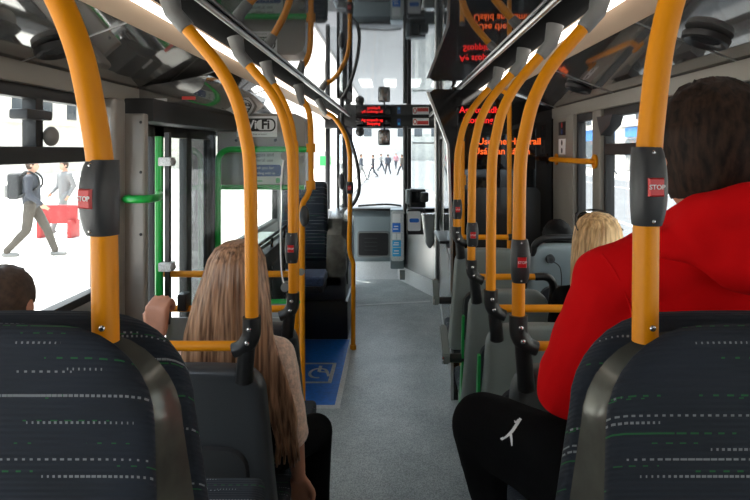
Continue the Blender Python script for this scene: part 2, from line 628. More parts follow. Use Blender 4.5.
def side_window(name, s, xw, y0, y1, zs, zt, label, transom=None, posts=(), top=0.05, fw=0.03):
    w = sempty(name, (xw, (y0 + y1) / 2, zs), label)
    xa, xb = sorted((xw, xw + s * 0.05))
    bm = new()
    box(bm, xa, xb, y0, y1, zt - top, zt, 0.004)
    box(bm, xa, xb, y0, y1, zs, zs + 0.035, 0.004)
    box(bm, xa, xb, y0, y0 + fw, zs + 0.035, zt - top, 0.004)
    box(bm, xa, xb, y1 - fw, y1, zs + 0.035, zt - top, 0.004)
    obj('window_frame', bm, RUBBER, w)
    xg = xw + s * 0.03
    obj('pane', box(new(), min(xg, xg + s * 0.005), max(xg, xg + s * 0.005), y0 + 0.01, y1 - 0.01, zs + 0.01, zt - 0.02), GLASS, w)
    if transom:
        obj('transom', box(new(), xa - 0.006, xb + 0.006, y0 + fw, y1 - fw, transom[0], transom[1], 0.004), RUBBER, w)
    for (py, pz0, pz1, pw) in posts:
        obj('post', box(new(), xa, xb, py - pw / 2, py + pw / 2, pz0, pz1, 0.003), RUBBER, w)
    return w


ZT = 2.03
w1 = side_window('window_1', -1, XL, 0.6, 2.62, SILL, ZT, 'left rear side window with an opening top section', (1.752, 1.812), ((2.14, 1.81, 1.985, 0.045),))
# latch of the hopper window
o = obj('latch', box(new(), XL - 0.035, XL + 0.03, 2.02, 2.17, 1.905, 1.94, 0.008), DARKP, w1)
bm = new()
ellipsoid(bm, (XL + 0.012, 2.19, 1.85), (0.022, 0.038, 0.036))
obj('latch_knob', bm, SOCKET, w1)
w2 = side_window('window_2', 1, XR, -0.4, 3.33, SILL, ZT, 'right side window with an opening top section', (1.775, 1.835), ((1.5, 1.835, 1.985, 0.05), (2.62, 1.835, 1.985, 0.05)))
obj('latch', prism(new(), [(XR - 0.03, 3.36, 1.985), (XR - 0.03, 3.12, 1.985), (XR - 0.03, 3.16, 1.93), (XR - 0.03, 3.30, 1.88)], (0.06, 0, 0)), DARKP, w2)
obj('latch', prism(new(), [(XR - 0.03, 2.70, 1.96), (XR - 0.03, 2.50, 1.96), (XR - 0.03, 2.54, 1.88), (XR - 0.03, 2.66, 1.86)], (0.06, 0, 0)), DARKP, w2)
side_window('window_3', 1, XR, 3.47, 3.82, SILL, ZT, 'narrow right side window behind the cab')
w4 = side_window('window_4', -1, XL, 4.24, 6.55, 1.02, 1.95, 'left front side window beyond the green partition')
# pillars
pl = sempty('wall_pillar_left', (XL, 2.68, 0), 'warm grey boxed pillar between left window and middle door')
obj('pillar_cover', box(new(), XL - 0.05, XL + 0.055, 2.60, 2.71, 0.0, 2.03, 0.02, 3), PILLAR, pl)
obj('pillar_channel', box(new(), XL - 0.05, XL + 0.142, 2.70, 2.745, 0.0, 1.965, 0.010, 3), PILLAR, pl)
for z in (1.42, 1.70, 1.925):
    bm = new()
    ellipsoid(bm, (XL + 0.125, 2.700, z), (0.007, 0.004, 0.007), seg=10, rings=6)
    obj('screw', bm, BLACKP, pl)
pr = sempty('wall_pillar_right', (XR, 3.4, 0), 'grey pillars between the right windows')
obj('pillar_cover', box(new(), XR - 0.02, XR + 0.05, 3.33, 3.47, SILL - 0.1, 2.03, 0.012), TRIMG, pr)
obj('pillar_cover', box(new(), XR - 0.025, XR + 0.05, 3.82, 4.30, SILL - 0.1, 2.03, 0.012), TRIMG, pr)


def flat_sticker(name, x0, x1, z0, z1, y, m, parent=None, th=0.0015):
    return obj(name, box(new(), x0, x1, y - th, y, z0, z1), m, parent)


# two safety stickers on the right pillar
for (z0, z1, lab, mm) in ((1.90, 1.99, 'dark and blue safety sticker on the right pillar, upper one', NAVYI), (1.77, 1.875, 'white safety sticker with black pictograms on the right pillar', BLACKI)):
    t = thing('safety_sticker', (XR - 0.026, 4.06, z0), lab, 'sticker')
    obj('paper', box(new(), XR - 0.0275, XR - 0.0255, 3.98, 4.14, z0, z1), WHITE if mm is BLACKI else BLACKI, t)
    for k in range(2):
        bm = new()
        zc_ = z0 + (k + 0.5) * (z1 - z0) / 2
        tube(bm, [(XR - 0.0276, 4.06, zc_), (XR - 0.0284, 4.06, zc_)], 0.019, 16)
        obj('pictogram', bm, mm if k == 0 else (REDI if mm is NAVYI else mm), t)

# orange wall grab rail on the right
t = thing('wall_grab_rail', (XR - 0.07, 3.8, 1.72), 'short orange grab rail fixed across the narrow right window', 'grab rail')
obj('rail', tube(new(), spline([(XR - 0.02, 4.19, 1.735), (XR - 0.065, 4.17, 1.735), (XR - 0.075, 4.10, 1.735), (XR - 0.075, 3.48, 1.735), (XR - 0.06, 3.41, 1.735), (XR - 0.02, 3.40, 1.735)], 4), 0.016, 12), ORANGE, t)
for y in (4.19, 3.40):
    obj('flange', tube(new(), [(XR - 0.022, y, 1.735), (XR - 0.034, y, 1.735)], 0.04, 18), ORANGE, t)

# round air vents / speakers on the coves
def cove_disc(x, y, z, tilt, label):
    t = thing('ceiling_vent', (x, y, z), label, 'vent', 'round black cove vents')
    R = Matrix.Rotation(tilt, 3, 'Y')
    prof = [(0.0, -0.006), (0.045, -0.006), (0.05, -0.016), (0.062, -0.022), (0.07, -0.018), (0.073, 0.0)]
    rings = []
    for r_, zz in prof[1:]:
        rings.append([Vector((x, y, z)) + R @ Vector((r_ * math.cos(a), r_ * math.sin(a), zz)) for a in [2 * PI * k / 28 for k in range(28)]])
    obj('bezel', loft(new(), rings), BLACKP, t)
    bm = new()
    for k in range(-2, 3):
        w_ = math.sqrt(max(0.0, 0.043 ** 2 - (k * 0.016) ** 2))
        pts = [Vector((x, y, z)) + R @ Vector(q) for q in ((-w_, k * 0.016, -0.010), (w_, k * 0.016, -0.010))]
        b2 = new()
        tube(b2, pts, 0.003, 6)
        obj('louvre', b2, DARKP, t)
    bm.free()


cove_disc(0.985, 1.885, 2.155, 0.35, 'black round vent on the right ceiling cove near the red hoodie')
cove_disc(-1.11, 1.985, 2.140, -0.34, 'black round vent on the left ceiling cove behind the nearest pole')
cove_disc(1.02, 3.30, 2.146, 0.35, 'small black round vent on the right cove farther forward')

# ------------------------------------------------------------------ middle door (left), header
d1 = sempty('door_1', (XL, 3.65, 0.0), 'glazed middle door in the left side')
bm = new()
XD = XL - 0.03
for (a, b) in ((3.00, 3.06), (3.17, 3.30), (3.67, 3.76), (4.14, 4.22)):
    box(bm, XD - 0.02, XD + 0.03, a, b, 0.0, 1.93, 0.006)
for (z0, z1) in ((0.0, 0.12), (1.87, 1.95)):
    box(bm, XD - 0.02, XD + 0.03, 3.00, 4.22, z0, z1, 0.006)
obj('door_frame', bm, RUBBER, d1)
for (a, b, gm) in ((3.05, 3.18, GLASS), (3.29, 3.68, GLASS), (3.75, 4.15, TINTED)):
    obj('pane', box(new(), XD, XD + 0.006, a, b, 0.1, 1.89), gm, d1)
obj('door_header', box(new(), XL - 0.05, XL + 0.16, 2.76, 4.24, 1.93, 2.04, 0.015), RUBBER, d1)
obj('door_gear_cover', prism(new(), [(XL, 2.92, 2.02), (XL + 0.22, 2.92, 2.035), (XL + 0.33, 2.92, 2.10), (XL + 0.36, 2.92, 2.165), (XL, 2.92, 2.10)], (0, 1.35, 0)), COVE, d1)
obj('emergency_label', box(new(), XL + 0.235, XL + 0.30, 2.913, 2.9195, 2.045, 2.06), REDI, d1)
obj('emergency_label', box(new(), XL + 0.10, XL + 0.16, 2.913, 2.9195, 2.037, 2.05), WHITE, d1)


# ------------------------------------------------------------------ grab poles
def stop_box(parent, x, y, z, h=0.108, sc=1.0, text_on=True, ang=0.0):
    """barrel shaped bell-push housing round a pole with a red STOP button facing the rear"""
    rings = []
    n = 20
    for k in range(13):
        t = k / 12
        zz = z - h / 2 + h * t
        bulge = math.sin(PI * t) ** 0.7 if 0 < t < 1 else 0
        a = (0.0215 + 0.0055 * bulge) * sc
        b_ = (0.0205 + 0.005 * bulge) * sc
        yo = -0.007 * bulge * sc
        ring = []
        for j in range(n):
            th = 2 * PI * j / n
            c, s = math.cos(th), math.sin(th)
            ex = 0.72
            px = a * math.copysign(abs(c) ** ex, c)
            py = b_ * math.copysign(abs(s) ** ex, s) + yo
            ring.append(Vector((x + px * math.cos(ang) - py * math.sin(ang), y + px * math.sin(ang) + py * math.cos(ang), zz)))
        rings.append(ring)
    hb = obj('bell_push', loft(new(), rings), DARKP, parent, sharp=60)

    def pt(px, py, pz):
        return Vector((x + px * math.cos(ang) - py * math.sin(ang), y + px * math.sin(ang) + py * math.cos(ang), pz))
    yb = -0.0325 * sc
    bw, bh = 0.0125 * sc, 0.0145 * sc
    bm = new()
    r = []
    for yy, ins in ((yb + 0.012, 0), (yb - 0.0005, 0), (yb - 0.003, 0.0018)):
        r.append([pt(px, yy, z + pz) for px, pz in ((-bw + ins, -bh + ins), (bw - ins, -bh + ins), (bw - ins, bh - ins), (-bw + ins, bh - ins))])
    loft(bm, r)
    obj('stop_button', bm, RED, hb)
    if text_on:
        text('stop_lettering', 'STOP', 0.0105 * sc, WHITE, hb, pt(0, yb - 0.0034, z), (PI / 2, 0, ang), bold=0.0001)
    for zz in (z + h * 0.43, z - h * 0.43):
        b2 = new()
        ellipsoid(b2, pt(0, -0.0235 * sc, zz), (0.003, 0.003, 0.003), seg=8, rings=6)
        obj('screw', b2, STEEL, hb)
    return hb


PR = 0.0185


def grab_pole(x0, y, zb, s, xm, label, stop=None, bend=1.0, bracket=None, screw=False, r=PR, sc=1.0, ang=0.0, h=0.122):
    """vertical orange pole from a seat corner, bending outward to its ceiling socket"""
    t = thing('grab_pole', (x0, y, zb), label, 'pole', 'orange grab poles')
    D = abs(xm - x0)
    k = D / 0.235
    sh = [(0.0, zb), (0.002, zb + 0.6 * (1.74 - zb)), (0.006, 1.76), (0.020, 1.85), (0.045, 1.945), (0.096, 2.04), (0.19, 2.152)]
    pts = [(x0 + s * a * k, y, z) for a, z in sh]
    top = Vector((xm, y, ZC - 0.055))
    pth = spline(pts, 6)
    obj('tube', tube(new(), pth, r, 20), ORANGE, t, sharp=60)
    e = pth[-1]
    d = (top - e)
    d = Vector((d.x, 0, max(d.z, 0.03)))
    st = e - (pth[-1] - pth[-4]).normalized() * 0.012
    dirv = (pth[-1] - pth[-3]).normalized()
    q = e + dirv * 0.075
    q.z = min(q.z, ZC - 0.02)
    obj('ceiling_socket', tube(new(), [st, st + dirv * 0.004, e + dirv * 0.05, Vector((q.x, y, ZC - 0.012)) ], [r * 1.02, r * 1.24, r * 1.34, r * 1.75], 18), SOCKET, t, sharp=50)
    if stop:
        stop_box(t, x0 + s * 0.004 * k, y, stop, h, sc=sc, ang=ang)
    if screw:
        b2 = new()
        ellipsoid(b2, (x0 + 0.003, y - r, zb + 0.022), (0.0045, 0.003, 0.0045), seg=10, rings=6)
        obj('screw', b2, STEEL, t)
    if bracket is not None:
        zs = bracket                                   # seat top
        rb = r * 1.42
        pts = spline([(x0, y, zb + 0.008), (x0, y, zb - 0.02), (x0 + s * 0.003, y, zb - 0.048), (x0 + s * 0.020, y, zb - 0.075), (x0 + s * 0.052, y, zb - 0.088)], 4)
        bb = obj('knuckle_bracket', tube(new(), pts, [rb] * (len(pts) - 5) + [rb * 0.97, rb * 0.92, rb * 0.87, rb * 0.82, rb * 0.8], 16), BLACKP, t, sharp=60)
        obj('bracket_foot', tube(new(), [(x0 + s * 0.012, y, zb - 0.06), (x0 + s * 0.022, y + 0.01, zs - 0.0), (x0 + s * 0.026, y + 0.02, zs - 0.04)], [rb * 0.9, rb * 0.95, rb * 1.0], 14), BLACKP, t, sharp=60)
        for dz in (-0.022, -0.06):
            b2 = new()
            ellipsoid(b2, (x0 + s * (0.002 if dz > -0.04 else 0.008), y - rb * 1.0, zb + dz), (0.007, 0.004, 0.007), seg=10, rings=6)
            obj('screw', b2, STEEL, bb)
    return t


XPL, XPR, XML, XMR = -0.400, 0.355, -0.635, 0.590
grab_pole(-0.383, 0.80, 1.545, -1, -0.59, 'nearest left orange pole with a stop button, rising from the patterned seat', 1.737, screw=True, ang=-0.38, sc=0.88, h=0.100, r=0.0172)
grab_pole(0.336, 0.80, 1.545, 1, 0.455, 'nearest right orange pole with a stop button, in front of the red hoodie', 1.752, screw=True, ang=0.04, sc=0.83, h=0.104, r=0.0168)
grab_pole(XPL, 1.70, 1.32, -1, XML, 'left orange pole crossing the long-haired woman, fixed to her seat', bracket=1.18)
grab_pole(-0.405, 2.43, 1.215, -1, XML, 'left orange pole with a red stop button just ahead of the long-haired woman', 1.405, bracket=1.08)
grab_pole(-0.505, 3.12, 0.20, -1, XML - 0.02, 'left orange pole half hidden behind the pole ahead of the woman')
R2 = grab_pole(XPR, 1.70, 1.325, 1, XMR, 'right orange pole with a stop button at the seat before the red hoodie', 1.487, bracket=1.158)
grab_pole(XPR + 0.003, 2.20, 1.28, 1, XMR, 'right orange pole without a button, second seat ahead of the red hoodie', bracket=1.14)
grab_pole(XPR, 2.72, 1.295, 1, XMR, 'right orange pole with a stop button, third seat ahead of the red hoodie', 1.418, bracket=1.147, h=0.108)
grab_pole(XPR, 3.35, 1.365, 1, XMR, 'farthest right orange pole with a stop button, beside the cab panels', 1.47, bracket=1.236, h=0.108)

# pole with an S-kink carrying the green partition
t = thing('kinked_grab_pole', (-0.62, 4.2, 0.0), 'orange pole with an S-shaped kink clamped to the green partition', 'pole')
A = at
pth = spline([(-0.645, 4.2, ZC - 0.10), (-0.60, 4.2, 2.10), (-0.578, 4.2, 1.98), (-0.574, 4.2, 1.66), (-0.574, 4.2, 1.56), (-0.60, 4.2, 1.48), (-0.632, 4.2, 1.42), (-0.636, 4.2, 1.30), (-0.636, 4.2, 0.6), (-0.632, 4.2, 0.0)], 6)
obj('tube', tube(new(), pth, 0.020, 16), ORANGE, t, sharp=60)
obj('ceiling_socket', tube(new(), [(-0.628, 4.2, ZC - 0.15), (-0.645, 4.2, ZC - 0.10), (-0.665, 4.2, ZC - 0.012)], [0.025, 0.027, 0.036], 16), SOCKET, t)
for z in (1.815, 1.555):
    obj('clamp', tube(new(), [(-0.576, 4.2, z - 0.030), (-0.576, 4.2, z + 0.030)], 0.033, 14), ORANGE, t)
bm = new()
ellipsoid(bm, (-0.615, 4.17, 1.34), (0.035, 0.028, 0.075))
obj('bell_push', bm, DARKP, t)

# pole near the entrance, standing on the floor
t = thing('entrance_grab_pole', (-0.36, 5.42, 0.0), 'slim orange pole standing on the floor by the blue bay near the entrance', 'pole')
pth = spline([(-0.62, 5.42, ZC - 0.12), (-0.52, 5.42, 2.08), (-0.43, 5.42, 1.93), (-0.395, 5.42, 1.78), (-0.39, 5.42, 1.62), (-0.39, 5.42, 1.2), (-0.395, 5.42, 0.95), (-0.385, 5.42, 0.85), (-0.36, 5.42, 0.78), (-0.358, 5.42, 0.70), (-0.36, 5.42, 0.0)], 6)
obj('tube', tube(new(), pth, 0.020, 16), ORANGE, t, sharp=60)
obj('ceiling_socket', tube(new(), [(-0.60, 5.42, ZC - 0.15), (-0.635, 5.42, ZC - 0.10), (-0.68, 5.42, ZC - 0.012)], [0.025, 0.028, 0.036], 16), SOCKET, t)
obj('foot', tube(new(), [(-0.36, 5.42, 0.001), (-0.36, 5.42, 0.04)], 0.028, 16), ORANGE, t)
stop_box(t, -0.39, 5.42, 1.46, sc=1.3)

# poles in front of the cab wall
t = thing('cab_wall_pole', (0.795, 4.1, 0.16), 'thin orange pole standing before the black cab wall', 'pole')
pth = spline([(0.70, 4.1, 2.215), (0.745, 4.1, 2.205), (0.785, 4.1, 2.17), (0.795, 4.1, 2.10), (0.795, 4.1, 1.7), (0.795, 4.1, 0.16)], 6)
obj('tube', tube(new(), pth, 0.016, 14), ORANGE, t, sharp=60)
obj('flange', tube(new(), [(0.70, 4.1, 2.222), (0.70, 4.1, 2.205)], 0.03, 14), ORANGE, t)
t = thing('cab_edge_rail', (0.475, 4.12, 0.16), 'orange upright rail with a clamp at the aisle edge of the cab wall', 'pole')
obj('tube', tube(new(), spline([(0.475, 4.12, 1.86), (0.475, 4.12, 1.5), (0.475, 4.12, 0.16)], 4), 0.017, 14), ORANGE, t, sharp=60)
obj('clamp', tube(new(), [(0.475, 4.12, 1.56), (0.475, 4.12, 1.63)], 0.026, 14), ORANGE, t)
obj('end_cap', tube(new(), [(0.475, 4.12, 1.86), (0.475, 4.12, 1.885)], 0.019, 14), DARKP, t)

# ------------------------------------------------------------------ seats
def outline(xc, hb, ht, z0, z1, r, inset=0.0, crown=0.012, nc=8, rb=0.03):
    """closed outline of a seat back in (x, z): straight sides, round top corners, slightly crowned top"""
    hb -= inset; ht -= inset; z1 -= inset; z0 += inset
    r = max(0.02, r - inset * 0.6)
    pts = []
    pts.append((-hb + rb, z0)); pts.append((hb - rb, z0)); pts.append((hb - rb * 0.3, z0 + rb * 0.3)); pts.append((hb, z0 + rb))
    for k in range(1, 5):
        t = k / 5
        pts.append((hb + (ht - hb) * t, z0 + rb + (z1 - r - z0 - rb) * t))
    for k in range(nc + 1):
        a = PI / 2 * k / nc
        pts.append((ht - r + r * math.cos(a), z1 - r + r * math.sin(a)))
    for k in range(1, 6):
        pts.append((ht - r - 2 * (ht - r) * k / 6, z1))
    for k in range(nc + 1):
        a = PI / 2 + PI / 2 * k / nc
        pts.append((-ht + r + r * math.cos(a), z1 - r + r * math.sin(a)))
    for k in range(1, 5):
        t = 1 - k / 5
        pts.append((-hb + (hb - ht) * t, z0 + rb + (z1 - r - z0 - rb) * t))
    pts.append((-hb, z0 + rb)); pts.append((-hb + rb * 0.3, z0 + rb * 0.3))
    out = []
    for x, z in pts:
        q = max(0.0, 1 - (x / ht) ** 2)
        out.append((xc + x, z + crown * q * max(0.0, (z - z0) / (z1 - z0))))
    return out


def seat_pad(bm, xc, hw, y0, y1, z0, z1, bev=0.035):
    box(bm, xc - hw, xc + hw, y0, y1, z0, z1, bev, 4)
    for v in bm.verts:                      # gently dished top
        if v.co.z > (z0 + z1) / 2:
            q = (v.co.x - xc) / hw
            v.co.z += 0.012 * q * q
    return bm


def patterned_seat(xc, label, base_z=PLAT, y=0.72, ztop=1.580):
    t = thing('bus_seat', (xc, y + 0.3, base_z), label, 'seat', 'patterned seats on the raised rear floor')
    args = (xc, 0.238, 0.226, base_z + 0.40, ztop, 0.115)

    def lo(steps):
        bm = new()
        return loft(bm, [[Vector((x, yy, z)) for x, z in outline(*args, inset=i)] for yy, i in steps])
    obj('rear_panel', lo([(y + 0.03, 0.010), (y + 0.016, 0.004), (y + 0.006, 0.008), (y + 0.0, 0.022), (y - 0.002, 0.06)]), FABRIC, t, sharp=70)
    rings = [[Vector((x, y + yy, z)) for x, z in outline(xc, a_, b_, base_z + 0.40, ztop - c_, 0.118)] for yy, a_, b_, c_ in ((0.022, 0.222, 0.208, 0.018), (0.045, 0.228, 0.205, 0.048), (0.10, 0.278, 0.214, 0.052), (0.120, 0.289, 0.223, 0.040))]
    obj('shell', loft(new(), rings), SHELLN, t, sharp=50)
    args = (xc, 0.296, 0.230, base_z + 0.40, ztop - 0.022, 0.125)
    obj('back_cushion', lo([(y + 0.116, 0.004), (y + 0.121, 0.0), (y + 0.134, -0.002), (y + 0.150, 0.003), (y + 0.160, 0.018), (y + 0.164, 0.05)]), FABRIC, t, sharp=70)
    obj('seat_cushion', seat_pad(new(), xc, 0.222, y + 0.19, y + 0.68, base_z + 0.40, base_z + 0.488), FABRIC, t)
    obj('seat_pan', box(new(), xc - 0.20, xc + 0.20, y + 0.16, y + 0.64, base_z + 0.345, base_z + 0.392, 0.012), SHELL, t)
    obj('pedestal', box(new(), xc - 0.11, xc + 0.11, y + 0.22, y + 0.52, base_z, base_z + 0.35, 0.02), SHELL, t)
    return t


patterned_seat(-0.514, 'nearest left seat, navy patterned fabric back with white and green dashes')
patterned_seat(0.483, 'nearest right seat, navy patterned fabric back behind the person in red')


def shell_seat(xc, hw, y, ztop, label, side, base_z=POD, m=SHELLG, bar=None, hoop=False, arm=None, green=True, fabric_front=True, group='moulded seats facing forward', sock=False, depth=0.40):
    """forward facing bus seat seen from behind: moulded shell, cushions, pedestal; side = sign towards the aisle"""
    t = thing('bus_seat', (xc, y + 0.25, base_z), label, 'seat', group)
    zc = ztop - 0.53
    rec = 0.13

    def lo(steps, z0=zc - 0.06, z1=ztop, hb=hw + 0.02, ht=hw - 0.012, r=0.075):
        return loft(new(), [[Vector((x, yy + (ztop - z) * rec, z)) for x, z in outline(xc, hb, ht, z0, z1, r, inset=i, crown=0.008)] for yy, i in steps])
    sh = obj('back_shell', lo([(y + 0.055, 0.0), (y + 0.02, 0.0), (y + 0.006, 0.006), (y, 0.018), (y + 0.004, 0.045)]), m, t, sharp=60)
    # darker raised panel in place of the moulded recess low on the shell
    obj('recess_panel', loft(new(), [[Vector((x, yy + (ztop - z) * rec, z)) for x, z in outline(xc, hw - 0.05, hw - 0.06, zc + 0.0, ztop - 0.24, 0.06, inset=i, crown=0.01)] for yy, i in ((y + 0.004, 0.0), (y - 0.010, 0.006), (y - 0.012, 0.03))]), SHELL if m is not SHELL else DARKP, sh, sharp=60)
    obj('back_cushion', lo([(y + 0.050, 0.014), (y + 0.075, 0.008), (y + 0.10, 0.02), (y + 0.11, 0.06)], z1=ztop - 0.01), FABRIC, t, sharp=70)
    obj('seat_cushion', seat_pad(new(), xc, hw + 0.005, y + 0.15, y + 0.15 + depth, zc - 0.075, zc), FABRIC, t)
    obj('seat_pan', box(new(), xc - hw + 0.01, xc + hw - 0.01, y + 0.10, y + 0.13 + depth, zc - 0.12, zc - 0.074, 0.012), SHELL, t)
    obj('pedestal', box(new(), xc - 0.10, xc + 0.10, y + 0.17, y + 0.42, base_z, zc - 0.11, 0.02), SHELL, t)
    xa = xc + side * (hw + 0.012)
    if green:
        xa -= side * 0.006
        p = [(xa, y + 0.052, ztop - 0.12), (xa, y + 0.078, ztop - 0.12), (xa, y + 0.19, zc - 0.05), (xa, y + 0.26, zc - 0.20), (xa, y + 0.20, zc - 0.26), (xa, y + 0.11, zc - 0.02)]
        obj('side_trim', prism(new(), p, (side * 0.010, 0, 0)), GREENT, t)
        xa += side * 0.006
    if bar:
        zb = ztop + 0.075
        x1 = xc - side * (hw - 0.035)
        x0 = xc + side * (hw - 0.05)
        obj('grab_bar', tube(new(), [(x0, y - 0.005, zb), (x1, y - 0.005, zb)], 0.0145, 14), ORANGE, t)
        obj('bar_socket', tube(new(), spline([(x1 + side * 0.05, y - 0.005, zb), (x1, y - 0.005, zb), (x1 - side * 0.028, y, zb - 0.02), (x1 - side * 0.038, y + 0.01, zb - 0.06), (x1 - side * 0.036, y + 0.03, ztop - 0.06)], 4), 0.0185, 12), BLACKP, t)
    if hoop:
        zb = ztop + 0.03
        hx = hw - 0.03
        obj('hoop_handle', tube(new(), spline([(xc - hx, y + 0.03, ztop - 0.06), (xc - hx, y + 0.015, ztop - 0.0), (xc - hx + 0.05, y + 0.005, zb + 0.008), (xc, y + 0.005, zb + 0.016), (xc + hx - 0.05, y + 0.005, zb + 0.008), (xc + hx, y + 0.015, ztop), (xc + hx, y + 0.03, ztop - 0.06)], 5), 0.019, 12), BLACKP, t)
    if sock:
        bm = new()
        tube(bm, [(xc - 0.07, y + 0.01, ztop - 0.075), (xc - 0.07, y - 0.014, ztop - 0.075)], [0.026, 0.022], 18)
        k = obj('socket', bm, SHELL, sh)
        tube_pts = spline([(xc - 0.07, y - 0.012, ztop - 0.08), (xc - 0.02, y - 0.012, ztop - 0.12), (xc - 0.012, y - 0.012, ztop - 0.22), (xc - 0.02, y + 0.01, ztop - 0.30)], 5)
        obj('cable', tube(new(), tube_pts, 0.003, 6), BLACKP, sh)
        obj('socket_hole', tube(new(), [(xc - 0.07, y - 0.012, ztop - 0.075), (xc - 0.07, y - 0.016, ztop - 0.075)], 0.010, 12), BLACKP, sh)
    if arm:
        za, L_ = arm
        ar = obj('armrest_pivot', tube(new(), [(xa - side * 0.05, y + 0.10, za), (xa + side * 0.055, y + 0.10, za), (xa + side * 0.060, y + 0.10, za)], [0.021, 0.021, 0.017], 16), BLACKP, t)
        bm = new()
        xo = xa + side * 0.06
        p = [(xo, y + 0.075, za - 0.022), (xo, y + 0.125, za - 0.022), (xo, y + 0.13 + L_ * 0.55, za + 0.075), (xo, y + 0.12 + L_ * 0.6, za + 0.11), (xo, y + 0.085 + L_ * 0.45, za + 0.105), (xo, y + 0.07, za + 0.025)]
        prism(bm, p, (side * 0.034, 0, 0))
        bmesh.ops.bevel(bm, geom=list(bm.edges), offset=0.006, segments=2, affect='EDGES')
        obj('armrest', bm, SHELLG, ar)
        obj('armrest_cap', tube(new(), [(xo + side * 0.010, y + 0.10, za), (xo + side * 0.036, y + 0.10, za)], 0.026, 16), STEEL if L_ > 0.15 else ALU, ar)
    return t


# left rows
shell_seat(-0.575, 0.212, 1.72, 1.165, 'dark moulded seat occupied by the long-haired woman', 1, m=SHELL, bar=True, green=False)
shell_seat(-1.03, 0.20, 1.72, 1.165, 'dark moulded window seat of the brown-haired passenger', 1, m=SHELL, green=False)
shell_seat(-0.575, 0.19, 2.46, 1.075, 'empty dark moulded seat directly ahead of the long-haired woman', 1, m=SHELL, bar=True, green=False)
# right rows
AX, AW = 0.535, 0.196
shell_seat(AX, AW, 1.74, 1.158, 'grey moulded aisle seat directly ahead of the person in red', -1, bar=True, m=mat('mid_grey_seat_shell', (0.075, 0.08, 0.08), 0.4), arm=(0.86, 0.2), depth=0.34, green=False)
shell_seat(AX, AW, 2.22, 1.14, 'grey moulded aisle seat, second ahead of the person in red', -1, bar=True, depth=0.37)
shell_seat(AX, AW, 2.74, 1.147, 'grey moulded aisle seat with a large aisle armrest, third ahead', -1, bar=True, arm=(0.815, 0.26))
shell_seat(AX, AW, 3.37, 1.236, 'farthest grey moulded aisle seat with armrest, before the cab wall', -1, bar=True, arm=(0.93, 0.10), green=False)
shell_seat(0.955, 0.185, 3.37, 1.262, 'pale blue-grey window seat with a black hoop handle and round socket', -1, m=SHELLB, hoop=True, sock=True, green=False)
shell_seat(0.955, 0.185, 2.30, 1.147, 'grey window seat of the blonde passenger', -1, m=SHELLG, hoop=True, green=False)

# seat facing the rear over the left front wheel arch
t = thing('rear_facing_seat', (-0.86, 5.75, 0.0), 'navy striped seat facing the rear beyond the green partition', 'seat')
xa, xb = -1.09, -0.635
xc = (xa + xb) / 2
hw = (xb - xa) / 2
yb = 5.90
obj('back_cushion', loft(new(), [[Vector((x, yy, z)) for x, z in outline(xc, hw, hw - 0.01, 0.72, 1.475, 0.045, inset=i, crown=0.0)] for yy, i in ((yb, 0.02), (yb - 0.02, 0.0), (yb - 0.07, 0.0), (yb - 0.09, 0.03))]), FABRIC, t, sharp=70)
obj('back_shell', loft(new(), [[Vector((x, yy, z)) for x, z in outline(xc, hw, hw - 0.01, 0.60, 1.49, 0.05, inset=i, crown=0.0)] for yy, i in ((yb - 0.01, 0.0), (yb + 0.04, 0.0), (yb + 0.05, 0.02))]), SHELL, t)
obj('seat_cushion', seat_pad(new(), xc, hw + 0.01, 5.42, 5.83, 0.56, 0.64), mat('blue_seat_cloth', (0.035, 0.06, 0.13), 0.8, var=0.3, vscale=50, sheen=0.3), t)
obj('seat_pan', box(new(), xc - hw, xc + hw, 5.44, 5.85, 0.50, 0.562, 0.015), BLACKP, t)
# wheel arch box under it
t = thing('wheel_arch_box', (-0.85, 5.9, 0.0), 'dark wheel arch box with a rounded grey end under the rear-facing seat', 'wheel arch')
obj('lower_box', box(new(), XL + 0.004, -0.43, 5.70, 6.50, 0.0, 0.36, 0.01), BLACKP, t)
obj('body', box(new(), XL + 0.004, -0.45, 5.74, 6.48, 0.36, 0.60, 0.02), SHELL, t)
bm = new()
prof = [(5.74, 0.5), (5.74, 0.62), (5.80, 0.98), (5.95, 1.12), (6.2, 1.16), (6.7, 1.16), (6.7, 0.5)]
loft(bm, [[Vector((-0.64, y, z)) for y, z in prof], [Vector((-0.50, y, z)) for y, z in prof], [Vector((-0.455, y * 0.985 + 0.09, z - 0.05)) for y, z in prof]])
obj('rounded_end', bm, SHELLN, t, sharp=30)
obj('handle_plate', box(new(), -0.448, -0.435, 5.80, 5.95, 0.50, 0.80, 0.006), BLACKP, t)

# luggage rack behind the perspex
t = thing('luggage_rack', (-1.0, 5.0, 0.0), 'dark luggage rack and ledge beneath the left front window', 'rack')
obj('ledge', box(new(), XL + 0.001, -0.98, 4.35, 5.66, 0.86, 1.0, 0.02), DARKP, t)
obj('ledge_top', box(new(), XL + 0.001, -1.05, 4.35, 5.66, 1.0, 1.03, 0.01), SHELLG, t)
obj('cabinet', box(new(), XL + 0.001, -1.0, 4.40, 5.6, 0.0, 0.86, 0.01), SHELL, t)
for y in (4.45, 4.95, 5.5):
    obj('upright', tube(new(), [(-1.0, y, 0.2), (-1.0, y, 1.08)], 0.012, 10), BLACKP, t)
obj('top_rail', tube(new(), [(-1.0, 4.4, 1.09), (-1.0, 5.6, 1.09)], 0.014, 10), BLACKP, t)

